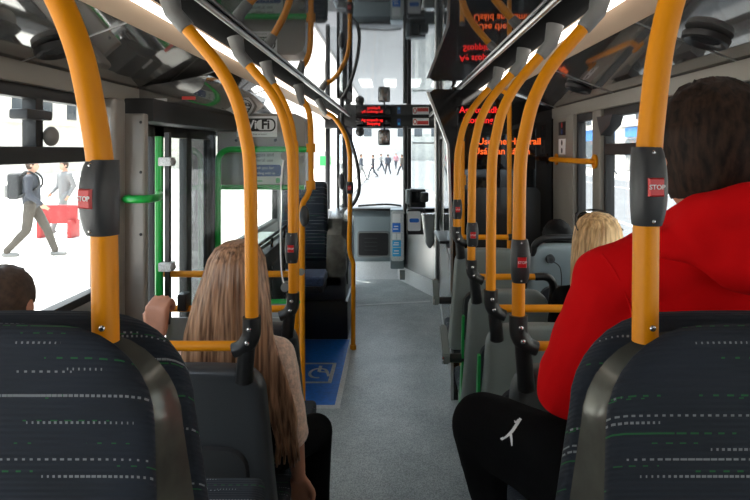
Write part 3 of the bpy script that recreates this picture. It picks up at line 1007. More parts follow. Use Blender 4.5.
# ------------------------------------------------------------------ screens by the doors
# rear door screen: green pole, perspex, orange rails
t = thing('door_screen', (-0.9, 3.1, 0.0), 'clear screen with a green pole and orange rails behind the middle door', 'screen')
gx = -1.209
obj('green_pole', tube(new(), [(gx, 3.1, 0.16), (gx, 3.1, 1.87)], 0.020, 14), GREEN, t)
obj('green_bracket', tube(new(), spline([(gx, 3.1, 1.575), (gx + 0.05, 2.98, 1.577), (gx + 0.115, 2.80, 1.58), (gx + 0.122, 2.70, 1.582), (gx + 0.105, 2.662, 1.582), (gx + 0.05, 2.655, 1.582), (gx + 0.022, 2.668, 1.582), (gx + 0.018, 2.70, 1.582)], 5), 0.018, 12), GREEN, t)
obj('perspex', box(new(), gx + 0.05, -0.53, 3.094, 3.102, 1.02, 1.89), PERSPEX, t)
for z in (1.74, 1.20):
    cl = obj('clamp', box(new(), gx + 0.01, gx + 0.075, 3.06, 3.13, z - 0.022, z + 0.022, 0.006), LIGHTG, t)
    bm = new()
    ellipsoid(bm, (gx + 0.075, 3.08, z), (0.02, 0.02, 0.021), seg=12, rings=8)
    obj('clamp_knob', bm, SOCKET, cl)
obj('black_post', box(new(), gx + 0.032, gx + 0.055, 3.092, 3.125, 0.9, 1.89), BLACKP, t)
for z in (1.155, 0.975):
    obj('rail', tube(new(), [(gx + 0.02, 3.12, z), (-0.51, 3.12, z)], 0.017, 12), ORANGE, t)
obj('rail_clamp', box(new(), gx + 0.10, gx + 0.15, 3.075, 3.15, 0.97, 1.06, 0.012), BLACKP, t)
obj('lower_panel', box(new(), gx + 0.03, -0.52, 3.11, 3.13, 0.18, 0.93, 0.006), WALLG, t)
obj('cable', tube(new(), spline([(-0.56, 3.08, 1.77), (-0.575, 3.075, 1.60), (-0.575, 3.075, 1.25), (-0.56, 3.075, 1.12), (-0.525, 3.09, 1.10)], 6), 0.004, 6), WHITE, t)
for z in (1.77, 1.10):
    obj('clamp', tube(new(), [(-0.55, 3.05, z), (-0.55, 3.12, z)], 0.022, 14), SOCKET, t)

# forward door screen: green tube frame, perspex
t = thing('green_partition', (-0.9, 4.2, 0.0), 'green tubular partition with a clear panel ahead of the middle door', 'partition')
pth = [(-1.225, 4.2, 0.0), (-1.225, 4.2, 1.0), (-1.225, 4.2, 1.70)] + [(-1.225 + 0.09 * (1 - math.cos(a)), 4.2, 1.72 + 0.085 * math.sin(a)) for a in [PI / 2 * k / 6 for k in range(7)]] + [(-0.60, 4.2, 1.805)]
obj('frame_tube', tube(new(), pth, 0.021, 14), GREEN, t, sharp=60)
obj('perspex', box(new(), -1.20, -0.61, 4.196, 4.203, 0.75, 1.78), PERSPEX, t)
obj('lower_tube', tube(new(), [(-1.20, 4.2, 0.74), (-0.64, 4.2, 0.74)], 0.018, 12), GREEN, t)
for (x, z) in ((-0.64, 1.73), (-0.64, 0.95), (-1.19, 0.95)):
    obj('clamp', tube(new(), [(x, 4.18, z), (x, 4.22, z)], 0.025, 14), SOCKET, t)
obj('lower_panel', box(new(), -1.20, -0.64, 4.19, 4.21, 0.15, 0.73, 0.006), WALLG, t)

# hanging cabinet with WiFi sign and notice
t = thing('overhead_cabinet', (-0.95, 4.4, 1.53), 'warm grey overhead cabinet carrying the WiFi sign, beyond the green partition', 'cabinet')
YC = 4.29
bm = new()
poly = [(XL + 0.005, 1.53), (-0.65, 1.53), (-0.625, 1.55), (-0.625, 1.97), (-0.645, 2.03), (-0.70, 2.06), (XL + 0.005, 2.06)]
prism(bm, [(x, YC, z) for x, z in poly], (0, 0.30, 0))
obj('body', bm, PILLAR, t)
obj('green_rail', tube(new(), [(XL + 0.02, YC - 0.022, 1.535), (-0.63, YC - 0.022, 1.535)], 0.018, 12), GREEN, t)
for (x, z) in ((-1.12, 1.87), (-0.84, 1.87)):
    b2 = new()
    ellipsoid(b2, (x, YC - 0.002, z), (0.011, 0.006, 0.011), seg=10, rings=6)
    obj('screw', b2, BLACKP, t)


def rrect(x0, x1, z0, z1, r, n=6):
    pts = []
    for cx, cz, a0 in ((x1 - r, z1 - r, 0), (x0 + r, z1 - r, PI / 2), (x0 + r, z0 + r, PI), (x1 - r, z0 + r, 1.5 * PI)):
        for k in range(n + 1):
            a = a0 + PI / 2 * k / n
            pts.append((cx + r * math.cos(a), cz + r * math.sin(a)))
    return pts


s = thing('wifi_sign', (-0.945, YC - 0.003, 1.89), 'white WiFi sign with black lettering on the overhead cabinet', 'sign')
obj('card', box(new(), -1.115, -0.828, YC - 0.006, YC - 0.001, 1.893, 2.042, 0.001), WHITE, s)
obj('black_pill', prism(new(), [(x, YC - 0.0066, z) for x, z in rrect(-1.105, -0.838, 1.932, 2.026, 0.040)], (0, 0.002, 0)), BLACKI, s)
obj('white_half_pill', prism(new(), [(x, YC - 0.0076, z) for x, z in rrect(-0.975, -0.848, 1.942, 2.016, 0.032)], (0, 0.002, 0)), WHITE, s)
text('wifi_lettering', 'Wi', 0.086, WHITE, s, (-1.026, YC - 0.0076, 1.979), bold=0.0022)
text('wifi_lettering', 'Fi', 0.088, BLACKI, s, (-0.910, YC - 0.0086, 1.979), bold=0.003)
text('small_print', 'free on board', 0.017, BLACKI, s, (-0.95, YC - 0.007, 1.912))
YN = YC - 0.012
s = thing('passenger_notice', (-0.89, YN, 1.555), 'white paper notice with a navy box hung on the overhead cabinet', 'notice')
nx0, nx1 = -1.03, -0.785
obj('paper', box(new(), nx0, nx1, YN - 0.002, YN + 0.004, 1.556, 1.79, 0.001), mat('notice_paper', (0.62, 0.64, 0.62), 0.4), s)
obj('navy_box', prism(new(), [(x, YN - 0.003, z) for x, z in rrect(nx0 + 0.01, nx1 - 0.012, 1.612, 1.695, 0.02)], (0, 0.002, 0)), NAVYI, s)
text('notice_lettering', 'Buggies and', 0.034, BLACKI, s, (nx0 + 0.02, YN - 0.0028, 1.765), align='LEFT')
text('notice_lettering', 'general use', 0.034, BLACKI, s, (nx0 + 0.02, YN - 0.0028, 1.727), align='LEFT')
text('notice_lettering', 'Thank you for', 0.028, WHITE, s, (nx0 + 0.02, YN - 0.0038, 1.672), align='LEFT')
text('notice_lettering', 'travelling with us', 0.025, WHITE, s, (nx0 + 0.02, YN - 0.0038, 1.635), align='LEFT')
obj('green_strip', box(new(), nx0 + 0.02, nx0 + 0.10, YN - 0.0026, YN - 0.001, 1.575, 1.583), GREENT, s)
obj('logo_mark', prism(new(), [(x, YN - 0.0028, z) for x, z in rrect(nx1 - 0.05, nx1 - 0.02, 1.565, 1.60, 0.008)], (0, 0.001, 0)), GREENT, s)

# ------------------------------------------------------------------ driver cab (right front)
YW = 4.32
cab = sempty('wall_cab', (0.8, YW, 0), 'gloss black wall behind the driver cab')
poly = [(0.43, 0.0), (XR, 0.0), (XR, 2.095), (0.76, ZC - 0.04), (0.30, ZC - 0.03), (0.26, ZC - 0.06), (0.405, 1.84)]
obj('black_panel', prism(new(), [(x, YW, z) for x, z in poly], (0, 0.05, 0)), GLOSSB, cab)
obj('edge_strip', loft(new(), [[Vector((x + dx, YW + dy, z)) for dx, dy in ((-0.012, -0.006), (0.006, -0.006), (0.006, 0.06), (-0.012, 0.06))] for x, z in ((0.255, ZC - 0.05), (0.40, 1.84), (0.425, 1.2), (0.43, 0.0))]), ALU, cab)
obj('painted_reflection', prism(new(), [(x, YW - 0.012, z) for x, z in rrect(0.57, 1.06, 0.95, 1.53, 0.05)], (0, 0.012, 0)), mat('painted_window_reflection', (0.035, 0.036, 0.036), 0.22), cab)  # paler box on the black wall, a window reflection put into colour
s = thing('passenger_display', (0.72, YW - 0.03, 1.5), 'black LED display with red and orange lines on the cab wall', 'display')
obj('screen', box(new(), 0.46, 1.02, YW - 0.03, YW - 0.002, 1.66, 2.12, 0.006), GLOSSB, s)
text('led_lettering', 'Ag stopadh', 0.062, LEDR, s, (0.475, YW - 0.0306, 2.085), align='LEFT', bold=0.0012)
text('led_lettering', 'Stopping', 0.062, LEDR, s, (0.50, YW - 0.0306, 2.012), align='LEFT', bold=0.0012)
text('led_lettering', 'Use the Handrail', 0.066, LEDO, s, (0.605, YW - 0.0306, 1.86), align='LEFT', bold=0.0014)
text('led_lettering', 'Úsáid an Láimh', 0.066, LEDO, s, (0.575, YW - 0.0306, 1.79), align='LEFT', bold=0.0014)

side = sempty('wall_cab_aisle', (0.5, 5.8, 0), 'silver and glass side of the driver cab along the aisle')
def quadwall(p, q, z0, z1, th=0.03):
    (x0, y0), (x1, y1) = p, q
    d = Vector((y1 - y0, -(x1 - x0), 0)).normalized() * th     # towards +x
    return prism(new(), [(x0, y0, z0), (x1, y1, z0), (x1, y1, z1), (x0, y0, z1)], d)
pA, pB, pC, pD = (0.43, 4.37), (0.555, 7.2), (0.30, 7.85), (0.065, 8.38)
def lerp2(p, q, t):
    return (p[0] + (q[0] - p[0]) * t, p[1] + (q[1] - p[1]) * t)
obj('lower_panel', quadwall(pA, pB, 0.12, 0.93), CABP, side)
obj('pane', quadwall(lerp2(pA, pB, 0.04), lerp2(pA, pB, 0.97), 0.97, 1.92, 0.008), GLASS, side)
bm = new()
for t0, t1, z0, z1 in ((0, 0.04, 0.9, 1.95), (0.52, 0.56, 0.9, 1.95), (0.96, 1.0, 0.0, ZC), (0, 1, 0.93, 0.97), (0, 1, 1.92, 1.96)):
    b2 = quadwall(lerp2(pA, pB, t0), lerp2(pA, pB, t1), z0, z1, 0.04)
    me = bpy.data.meshes.new('t'); b2.to_mesh(me); b2.free(); bm.from_mesh(me); bpy.data.meshes.remove(me)
obj('side_frame', bm, BLACKP, side)
obj('upper_panel', quadwall(pA, pB, 1.96, ZC - 0.01), GLOSSB, side)
obj('column', tube(new(), [(0.525, 7.2, 0.14), (0.525, 7.2, 1.3), (0.515, 7.2, ZC - 0.01)], 0.024, 14), ALU, side)
obj('shelf', box(new(), 0.40, 0.50, 5.2, 5.9, 0.985, 1.01, 0.008), BLACKP, side)
# cab door (diagonal) with kick panel
cd = sempty('door_2', (0.3, 7.8, 0), 'silver driver cab door set at an angle')
obj('kick_panel', quadwall(pB, pD, 0.0, 0.20, 0.06), LIGHTG, cd)
obj('kick_panel', quadwall(pA, pB, 0.0, 0.12, 0.06), LIGHTG, cd)
obj('door_panel', quadwall(pB, pD, 0.20, 0.98, 0.04), CABP, cd)
bm = new()
b2 = quadwall(lerp2(pB, pD, 0.0), lerp2(pB, pD, 0.05), 0.2, ZC, 0.04)
me = bpy.data.meshes.new('t'); b2.to_mesh(me); b2.free(); bm.from_mesh(me); bpy.data.meshes.remove(me)
obj('door_post', bm, BLACKP, cd)
obj('door_pane', quadwall(lerp2(pB, pD, 0.06), lerp2(pB, pD, 0.62), 1.30, 2.0, 0.006), PERSPEX, cd)
obj('grab_tube', tube(new(), [(0.165, 8.0, 0.95), (0.165, 8.0, 2.12)], 0.032, 12), BLACKP, cd)

# ticket machine, card reader
t = thing('ticket_machine', (0.30, 7.7, 0.98), 'black ticket machine standing on the cab counter', 'ticket machine')
obj('body', box(new(), 0.215, 0.42, 7.66, 7.85, 1.06, 1.30, 0.02), BLACKP, t)
obj('side_plate', box(new(), 0.165, 0.215, 7.72, 7.84, 1.10, 1.29, 0.015), SHELLB, t)
obj('printer_hood', box(new(), 0.345, 0.45, 7.55, 7.66, 1.14, 1.27, 0.03), DARKP, t)
obj('screen', box(new(), 0.235, 0.33, 7.652, 7.66, 1.13, 1.27), GLOSSB, t)
t = thing('card_reader', (0.25, 7.55, 0.9), 'card reader with a white and blue sticker below the ticket machine', 'card reader')
obj('body', box(new(), 0.175, 0.40, 7.5, 7.68, 0.74, 1.06, 0.02), BLACKP, t)
obj('sticker', prism(new(), [(x, 7.494, z) for x, z in rrect(0.185, 0.345, 0.79, 1.035, 0.02)], (0, 0.006, 0)), WHITE, t)
obj('blue_mark', prism(new(), [(x, 7.491, z) for x, z in rrect(0.205, 0.325, 0.895, 0.945, 0.02)], (0, 0.003, 0)), BLUEI, t)
bm = new()
rings = []
for k in range(9):
    z = 0.60 + 0.42 * k / 8
    r_ = 0.02 + 0.10 * math.sqrt(k / 8)
    rings.append([Vector((0.45 + r_ * math.cos(a) * 0.9, 7.35 + r_ * math.sin(a) * 0.8, z)) for a in [2 * PI * j / 20 for j in range(20)]])
t2 = thing('coin_chute', (0.45, 7.35, 0.6), 'rounded silver coin chute bulging from the cab door', 'coin chute')
obj('bowl', loft(bm, rings), CABP, t2)
obj('rim', tube(new(), [Vector((0.45 + 0.108 * math.cos(a), 7.35 + 0.096 * math.sin(a), 1.02)) for a in [2 * PI * j / 20 for j in range(21)]], 0.008, 8), STEEL, t2)

# sticker panel at the corner of the dashboard
t = thing('information_panel', (0.06, 8.2, 0.2), 'grey panel with white and blue stickers at the cab corner', 'panel')
obj('body', box(new(), -0.035, 0.150, 8.05, 8.36, 0.20, 1.0, 0.02), DASH, t)
obj('bezel', prism(new(), [(x, 8.04, z) for x, z in rrect(-0.025, 0.142, 0.31, 0.985, 0.03)], (0, 0.012, 0)), LIGHTG, t)
for (z0, z1, x0, x1, m_) in ((0.83, 0.945, -0.008, 0.10, WHITE), (0.70, 0.82, -0.008, 0.10, BLUEI), (0.60, 0.68, -0.008, 0.042, WHITE), (0.60, 0.68, 0.056, 0.105, WHITE), (0.50, 0.59, -0.008, 0.108, CYANI), (0.375, 0.49, -0.008, 0.108, CYANI)):
    st = obj('sticker', box(new(), x0, x1, 8.036, 8.0405, z0, z1, 0.0005), m_, t)
    if m_ in (BLUEI, CYANI):
        for k in range(2):
            zz = z0 + (z1 - z0) * (0.35 + 0.3 * k)
            obj('white_mark', box(new(), x0 + 0.012 + 0.01 * k, x1 - 0.03, 8.0352, 8.0362, zz - 0.008, zz + 0.006), WHITE, st)
obj('vent_socket', box(new(), 0.09, 0.16, 8.04, 8.05, 0.06, 0.19, 0.004), SHELLG, t)

# ------------------------------------------------------------------ front: dashboard, windscreen, header, entrance
fr = sempty('wall_front', (0, YF, 0), 'front bulkhead below the windscreen')
bm = new()
prof = [(YF - 0.03, 0.24), (YF - 0.06, 0.60), (YF - 0.02, 0.86), (YF + 0.08, 0.95), (YF + 0.25, 0.95), (YF + 0.25, 0.0), (YF + 0.02, 0.0), (YF - 0.02, 0.20)]
loft(bm, [[Vector((x, y, z)) for y, z in prof] for x in (-0.62, 0.05, XR)])
obj('dashboard', bm, DASH, fr, sharp=25)
obj('kick_panel', loft(new(), [[Vector((x, y, z)) for y, z in ((YF - 0.10, 0.0), (YF - 0.075, 0.04), (YF - 0.06, 0.235), (YF, 0.24), (YF, 0.0))] for x in (-0.62, 0.08)]), LIGHTG, fr)
obj('ledge', box(new(), -0.62, XR, YF - 0.05, YF + 0.24, 0.95, 0.985, 0.008), BLACKP, fr)
hp = thing('heater_panel', (-0.25, YF - 0.07, 0.3), 'black recessed grille panel in the dashboard', 'panel')
obj('surround', prism(new(), [(x, YF - 0.085, z) for x, z in rrect(-0.50, -0.04, 0.305, 0.665, 0.04)], (0, 0.05, 0)), CABP, hp)
obj('black_panel', prism(new(), [(x, YF - 0.09, z) for x, z in rrect(-0.48, -0.065, 0.33, 0.645, 0.03)], (0, 0.03, 0)), BLACKP, hp)
for k in range(4):
    obj('slot', box(new(), -0.40, -0.22, YF - 0.093, YF - 0.089, 0.40 + 0.055 * k, 0.408 + 0.055 * k), SHELL, hp)
# header
hd = sempty('trim_6', (0, YF - 0.02, 2.08), 'black header above the windscreen')
obj('header_panel', box(new(), -0.95, XR, YF - 0.10, YF + 0.12, 2.105, ZC + 0.02, 0.015), BLACKP, hd)
s = thing('next_stop_display', (-0.28, YF - 0.13, 2.12), 'black destination display with two red lines over the windscreen', 'display')
obj('case', box(new(), -0.52, -0.03, YF - 0.135, YF - 0.10, 2.12, 2.255, 0.008), GLOSSB, s)
text('led_lettering', 'Ag stopadh ag', 0.052, LEDR, s, (-0.29, YF - 0.136, 2.215), bold=0.0018)
text('led_lettering', 'Stopping', 0.052, LEDR, s, (-0.27, YF - 0.136, 2.165), bold=0.0018)
s = thing('warning_sticker', (0.58, YF - 0.105, 2.14), 'red and white warning sticker on the windscreen header', 'sticker')
obj('paper', box(new(), 0.275, 0.50, YF - 0.106, YF - 0.1005, 2.145, 2.245), WHITE, s)
obj('red_band', box(new(), 0.335, 0.492, YF - 0.108, YF - 0.1055, 2.155, 2.205), REDI, s)
bm = new()
tube(bm, [Vector((0.305 + 0.02 * math.cos(a), YF - 0.107, 2.195 + 0.034 * math.sin(a))) for a in [2 * PI * j / 16 for j in range(17)]], 0.006, 6)
obj('prohibition_ring', bm, REDI, s)
s = thing('header_sticker', (0.09, YF - 0.105, 2.13), 'small blue sticker between display and warning sticker', 'sticker')
obj('paper', box(new(), 0.06, 0.105, YF - 0.106, YF - 0.1005, 2.135, 2.235), NAVYI, s)
obj('pale_mark', box(new(), 0.068, 0.097, YF - 0.108, YF - 0.1055, 2.15, 2.18), CYANI, s)
# windscreen
ws = sempty('window_5', (0, YF + 0.12, 0.98), 'windscreen of the bus')
obj('pane', box(new(), -0.93, XR, YF + 0.14, YF + 0.146, 0.98, 2.11), GLASS, ws)
for (x, wd) in ((-0.64, 0.075), (-0.93, 0.06)):
    obj('post', box(new(), x - wd / 2, x + wd / 2, YF + 0.08, YF + 0.16, 0.95, 2.11, 0.01), BLACKP, ws)
obj('post', box(new(), 0.19, 0.26, YF + 0.09, YF + 0.16, 0.98, 2.11, 0.01), BLACKP, ws)
obj('wiper', tube(new(), spline([(-0.5, YF + 0.17, 1.0), (-0.1, YF + 0.17, 1.02), (0.12, YF + 0.17, 1.0)], 4), 0.015, 8), BLACKP, ws)
obj('blind_roller', tube(new(), [(0.28, YF + 0.05, 1.90), (0.60, YF + 0.05, 1.90)], 0.013, 8), ALU, ws)
# interior mirror and camera
t = thing('interior_mirror', (-0.13, YF - 0.16, 1.82), 'black-backed interior mirror hanging below the header', 'mirror')
obj('housing', box(new(), -0.205, -0.04, YF - 0.20, YF - 0.15, 1.865, 2.08, 0.03, 3), BLACKP, t)
obj('mirror_glass', box(new(), -0.193, -0.052, YF - 0.204, YF - 0.199, 1.88, 2.065, 0.002), STEEL, t)
obj('stalk', tube(new(), [(-0.12, YF - 0.15, 2.05), (-0.12, YF - 0.12, 2.13)], 0.012, 8), BLACKP, t)
t = thing('dome_camera', (-0.46, YF - 0.12, 2.0), 'small black dome camera under the header', 'camera')
bm = new()
ellipsoid(bm, (-0.46, YF - 0.12, 2.05), (0.065, 0.06, 0.065))
obj('dome', bm, BLACKP, t)
obj('base', tube(new(), [(-0.46, YF - 0.12, 2.07), (-0.46, YF - 0.12, 2.125)], 0.05, 16), BLACKP, t)
# entrance door leaves folded open at the left front, with rails
d3 = sempty('door_3', (-0.75, 7.6, 0), 'glazed entrance door leaves folded inward at the front left')
for (x0, y0, x1, y1) in ((-0.69, 7.35, -0.66, 7.95), (-0.60, 7.42, -0.57, 8.02)):
    bm = new()
    for t0, t1, z0, z1 in ((0, 0.09, 0.05, 2.10), (0.91, 1, 0.05, 2.10), (0, 1, 0.05, 0.22), (0, 1, 2.0, 2.10)):
        b2 = quadwall(lerp2((x0, y0), (x1, y1), t0), lerp2((x0, y0), (x1, y1), t1), z0, z1, 0.03)
        me = bpy.data.meshes.new('t'); b2.to_mesh(me); b2.free(); bm.from_mesh(me); bpy.data.meshes.remove(me)
    obj('leaf_frame', bm, RUBBER, d3)
    obj('pane', quadwall(lerp2((x0, y0), (x1, y1), 0.08), lerp2((x0, y0), (x1, y1), 0.92), 0.2, 2.02, 0.006), GLASS, d3)
t = thing('door_rail', (-0.5, 7.3, 0.95), 'black curved hand rail on the entrance door', 'hand rail')
obj('rail', tube(new(), spline([(-0.62, 7.3, 2.12), (-0.53, 7.3, 1.95), (-0.44, 7.3, 1.65), (-0.41, 7.3, 1.35), (-0.46, 7.3, 1.18), (-0.60, 7.3, 1.02), (-0.72, 7.3, 0.86)], 6), 0.022, 12), BLACKP, t)
obj('upper_joint', tube(new(), [(-0.62, 7.3, 2.10), (-0.62, 7.3, 2.25)], 0.026, 12), BLACKP, t)
bm = new()
ellipsoid(bm, (-0.62, 7.25, 1.42), (0.04, 0.035, 0.10))
obj('bell_push', bm, DARKP, t)
t = thing('nearside_console', (-0.55, 7.0, 0.0), 'pale silver console beside the entrance, lit by daylight', 'console')
bm = new()
prof = [(6.8, 0.0), (6.8, 0.80), (6.9, 0.98), (7.2, 1.08), (7.3, 1.05), (7.3, 0.0)]
loft(bm, [[Vector((-0.86, y, z)) for y, z in prof], [Vector((-0.56, y, z)) for y, z in prof], [Vector((-0.47, y, z * 0.93)) for y, z in prof]])
obj('body', bm, mat('silver_console', (0.55, 0.56, 0.56), 0.3, metal=0.3), t, sharp=25)
obj('black_edge', tube(new(), [(-0.86, 6.82, 0.99), (-0.5, 6.82, 0.93)], 0.02, 8), BLACKP, t)
struct(obj('wall_left_corner', box(new(), XL - 0.06, XL, 6.55, 6.75, 0.0, 2.1), DARKP), 'dark pillar behind the entrance')
struct(obj('trim_7', box(new(), XL - 0.06, XL + 0.10, 6.6, YF + 0.1, 2.03, 2.24), BLACKP), 'black header over the entrance doorway')

# ------------------------------------------------------------------ people
def head_shape(bm, c, k=1.0):
    """skull, jaw, nose, ears and neck of a head that faces the front of the bus (+Y)"""
    c = Vector(c)
    ellipsoid(bm, c + Vector((0, -0.012, 0.022)) * k, Vector((0.074, 0.094, 0.088)) * k)
    ellipsoid(bm, c + Vector((0, 0.030, -0.055)) * k, Vector((0.056, 0.062, 0.066)) * k)
    capsule(bm, c + Vector((0, 0.088, 0.0)) * k, 0.011 * k, c + Vector((0, 0.103, -0.026)) * k, 0.015 * k, 10)
    capsule(bm, c + Vector((-0.028, 0.078, 0.018)) * k, 0.012 * k, c + Vector((0.028, 0.078, 0.018)) * k, 0.012 * k, 10)
    capsule(bm, c + Vector((-0.018, 0.084, -0.058)) * k, 0.009 * k, c + Vector((0.018, 0.084, -0.058)) * k, 0.009 * k, 10)
    for sg in (-1, 1):
        ellipsoid(bm, c + Vector((sg * 0.078, -0.004, -0.012)) * k, Vector((0.013, 0.020, 0.032)) * k)
    capsule(bm, c + Vector((0, -0.022, -0.05)) * k, 0.052 * k, c + Vector((0, -0.035, -0.17)) * k, 0.058 * k)


def eyes(parent, c, k=1.0):
    for sg in (-1, 1):
        bm = new()
        ellipsoid(bm, Vector(c) + Vector((sg * 0.031, 0.076, 0.0)) * k, Vector((0.012, 0.008, 0.007)) * k, seg=12, rings=8)
        e = obj('eye', bm, WHITE, parent)
        bm = new()
        ellipsoid(bm, Vector(c) + Vector((sg * 0.031, 0.0825, 0.0)) * k, Vector((0.005, 0.003, 0.005)) * k, seg=10, rings=6)
        obj('pupil', bm, BLACKI, e)


def hand_shape(bm, wrist, d, nrm, curl=0.5, side=1, k=1.0):
    """palm, four curled fingers and a thumb; d points to the fingers, nrm out of the back of the hand"""
    w = Vector(wrist)
    d = Vector(d).normalized()
    nrm = Vector(nrm)
    nrm = (nrm - d * nrm.dot(d)).normalized()
    lat = d.cross(nrm) * side
    for i in range(4):
        o_ = (i - 1.5) * 0.019 * k
        capsule(bm, w + d * 0.008 * k + lat * o_ * 0.7, 0.014 * k, w + d * 0.078 * k + lat * o_, 0.0125 * k, 10)
        p = w + d * 0.082 * k + lat * o_
        ln = (0.040, 0.045, 0.042, 0.033)[i] * k
        a = 0.0
        for sgm in range(3):
            a += curl * (0.9 if sgm == 0 else 1.0)
            v_ = d * math.cos(a) - nrm * math.sin(a)
            q = p + v_ * ln
            capsule(bm, p, (0.0098 - 0.0008 * sgm) * k, q, (0.009 - 0.0008 * sgm) * k, 10)
            p = q
            ln *= 0.68
    p = w + d * 0.022 * k - lat * 0.028 * k
    v1 = (d * 0.75 - lat * 0.62 - nrm * 0.25 * (1 + curl)).normalized()
    q = p + v1 * 0.042 * k
    capsule(bm, p, 0.014 * k, q, 0.0115 * k, 10)
    v2 = (d * 0.75 - nrm * 0.75 * curl + lat * 0.25 * curl).normalized()
    capsule(bm, q, 0.011 * k, q + v2 * 0.032 * k, 0.009 * k, 10)


def sitting_person(loc, label, skin, head, P, top_m, leg_m, sleeve=1.0, hk=1.0, curlR=0.35, curlL=0.35, top_extra=None, voxel=0.009, fold=0.006, handL=None, handR=None, thick=1.0, foldsc=9.0):
    """P : dict of joints (sl,sr shoulders; el,er elbows; wl,wr wrists; hl,hr hips; kl,kr knees; al,ar ankles; pel, chest, neck)"""
    t = thing('person', loc, label, 'person')
    V = {a: Vector(b) for a, b in P.items()}
    bm = new()
    head_shape(bm, head, hk)
    capsule(bm, Vector(head) + Vector((0, -0.03, -0.10)) * hk, 0.05 * hk, V['neck'], 0.055)
    capsule(bm, V['neck'], 0.055, V['chest'], 0.10)
    capsule(bm, V['chest'], 0.105, V['pel'], 0.11)
    for sd in 'lr':
        capsule(bm, V['neck'], 0.045, V['s' + sd], 0.045)
        capsule(bm, V['chest'], 0.09, V['s' + sd], 0.045)
        capsule(bm, V['s' + sd], 0.045, V['e' + sd], 0.036)
        capsule(bm, V['e' + sd], 0.037, V['w' + sd], 0.024)
        capsule(bm, V['pel'], 0.10, V['h' + sd], 0.08)
        capsule(bm, V['h' + sd], 0.075, V['k' + sd], 0.052)
        capsule(bm, V['k' + sd], 0.05, V['a' + sd], 0.036)
        capsule(bm, V['a' + sd] - Vector((0, 0.02, 0.03)), 0.034, V['a' + sd] + Vector((0, 0.15, -0.04)), 0.026)
        d, n_ = (handL, handR)[sd == 'r'] or ((V['w' + sd] - V['e' + sd]), Vector((0, 0, 1)))
        hand_shape(bm, V['w' + sd] + Vector(d).normalized() * 0.01, d, n_, curlL if sd == 'l' else curlR, 1 if sd == 'l' else -1, hk * (1.15 if curlL > 1 and sd == 'l' else 1))
    b = obj('body', remesh(bm, voxel * 0.85, 2), skin, t, sharp=180)
    eyes(b, head, hk)
    # top
    bm = new()
    capsule(bm, V['chest'] + Vector((0, 0, 0.03)), 0.135 * thick, V['pel'] + Vector((0, 0, 0.03)), 0.14 * thick)
    capsule(bm, V['neck'] - Vector((0, 0, 0.035)), 0.06, V['chest'], 0.12)
    for sd in 'lr':
        capsule(bm, V['neck'] - Vector((0, 0, 0.03)), 0.055, V['s' + sd], 0.066 * thick)
        capsule(bm, V['chest'], 0.125 * thick, V['s' + sd], 0.062 * thick)
        capsule(bm, V['s' + sd], 0.068 * thick, V['e' + sd], 0.055 * thick)
        e2 = V['e' + sd].lerp(V['w' + sd], sleeve)
        if sleeve > 0.05:
            capsule(bm, V['e' + sd], 0.055 * thick, e2, 0.042 * thick if sleeve > 0.6 else 0.05)
    if top_extra:
        top_extra(bm)
    top = obj('top', remesh(bm, voxel, 5, fold, foldsc), top_m, t, sharp=180)
    bm = new()
    for sd in 'lr':
        capsule(bm, V['pel'], 0.125, V['h' + sd], 0.10)
        capsule(bm, V['h' + sd], 0.098 * thick, V['k' + sd], 0.078 * thick)
        capsule(bm, V['k' + sd], 0.078 * thick, V['a' + sd] + Vector((0, 0, 0.02)), 0.055)
    legs = obj('trousers', remesh(bm, voxel, 5, 0.005, 7), leg_m, t, sharp=180)
    for sd in 'lr':
        bm = new()
        a = V['a' + sd]
        capsule(bm, a + Vector((0, -0.03, -0.035)), 0.045, a + Vector((0, 0.10, -0.045)), 0.042)
        capsule(bm, a + Vector((0, 0.10, -0.048)), 0.042, a + Vector((0, 0.17, -0.052)), 0.034)
        obj('shoe', remesh(bm, 0.010, 3), BLACKP, t, sharp=180)
    return t, b, top, legs


def hair_cap(c, k, m, parent, lower=-0.035, fr=0.03, grow=1.09, fuzz=0.004, name='hair'):
    """close hair shell: the skull grown slightly, cut away over the face and below the nape line"""
    c = Vector(c)
    bm = new()
    bmesh.ops.create_uvsphere(bm, u_segments=48, v_segments=32, radius=1.0)
    ctr = c + Vector((0, -0.012, 0.022)) * k
    keep = []
    for v in bm.verts:
        d = v.co.copy()
        q = ctr + Vector((d.x * 0.074 * grow, d.y * 0.094 * grow, d.z * 0.088 * grow)) * k
        if d.z < 0:          # nape follows the neck instead of closing under the skull
            q.x = ctr.x + d.x * 0.074 * grow * k * (1 - 0.12 * (-d.z)) / max(0.35, math.sqrt(1 - d.z * d.z * 0.8))
            q.y = ctr.y + d.y * 0.094 * grow * k * (1 - 0.30 * (-d.z)) / max(0.35, math.sqrt(1 - d.z * d.z * 0.8))
            q.z = ctr.z + d.z * 0.125 * k
        q += d * fuzz * noise.noise(d * 9.0) + d * fuzz * 0.7 * noise.noise(d * 26.0)
        v.co = q
    dead = []
    for f in bm.faces:
        g = f.calc_center_median() - c
        y, z = g.y / k, g.z / k
        line = lower if y < -0.01 else lower + (y + 0.01) * 1.6
        if z < line or (y > fr and z < 0.052):
            dead.append(f)
    bmesh.ops.delete(bm, geom=dead, context='FACES')
    return obj(name, bm, m, parent, sharp=180)


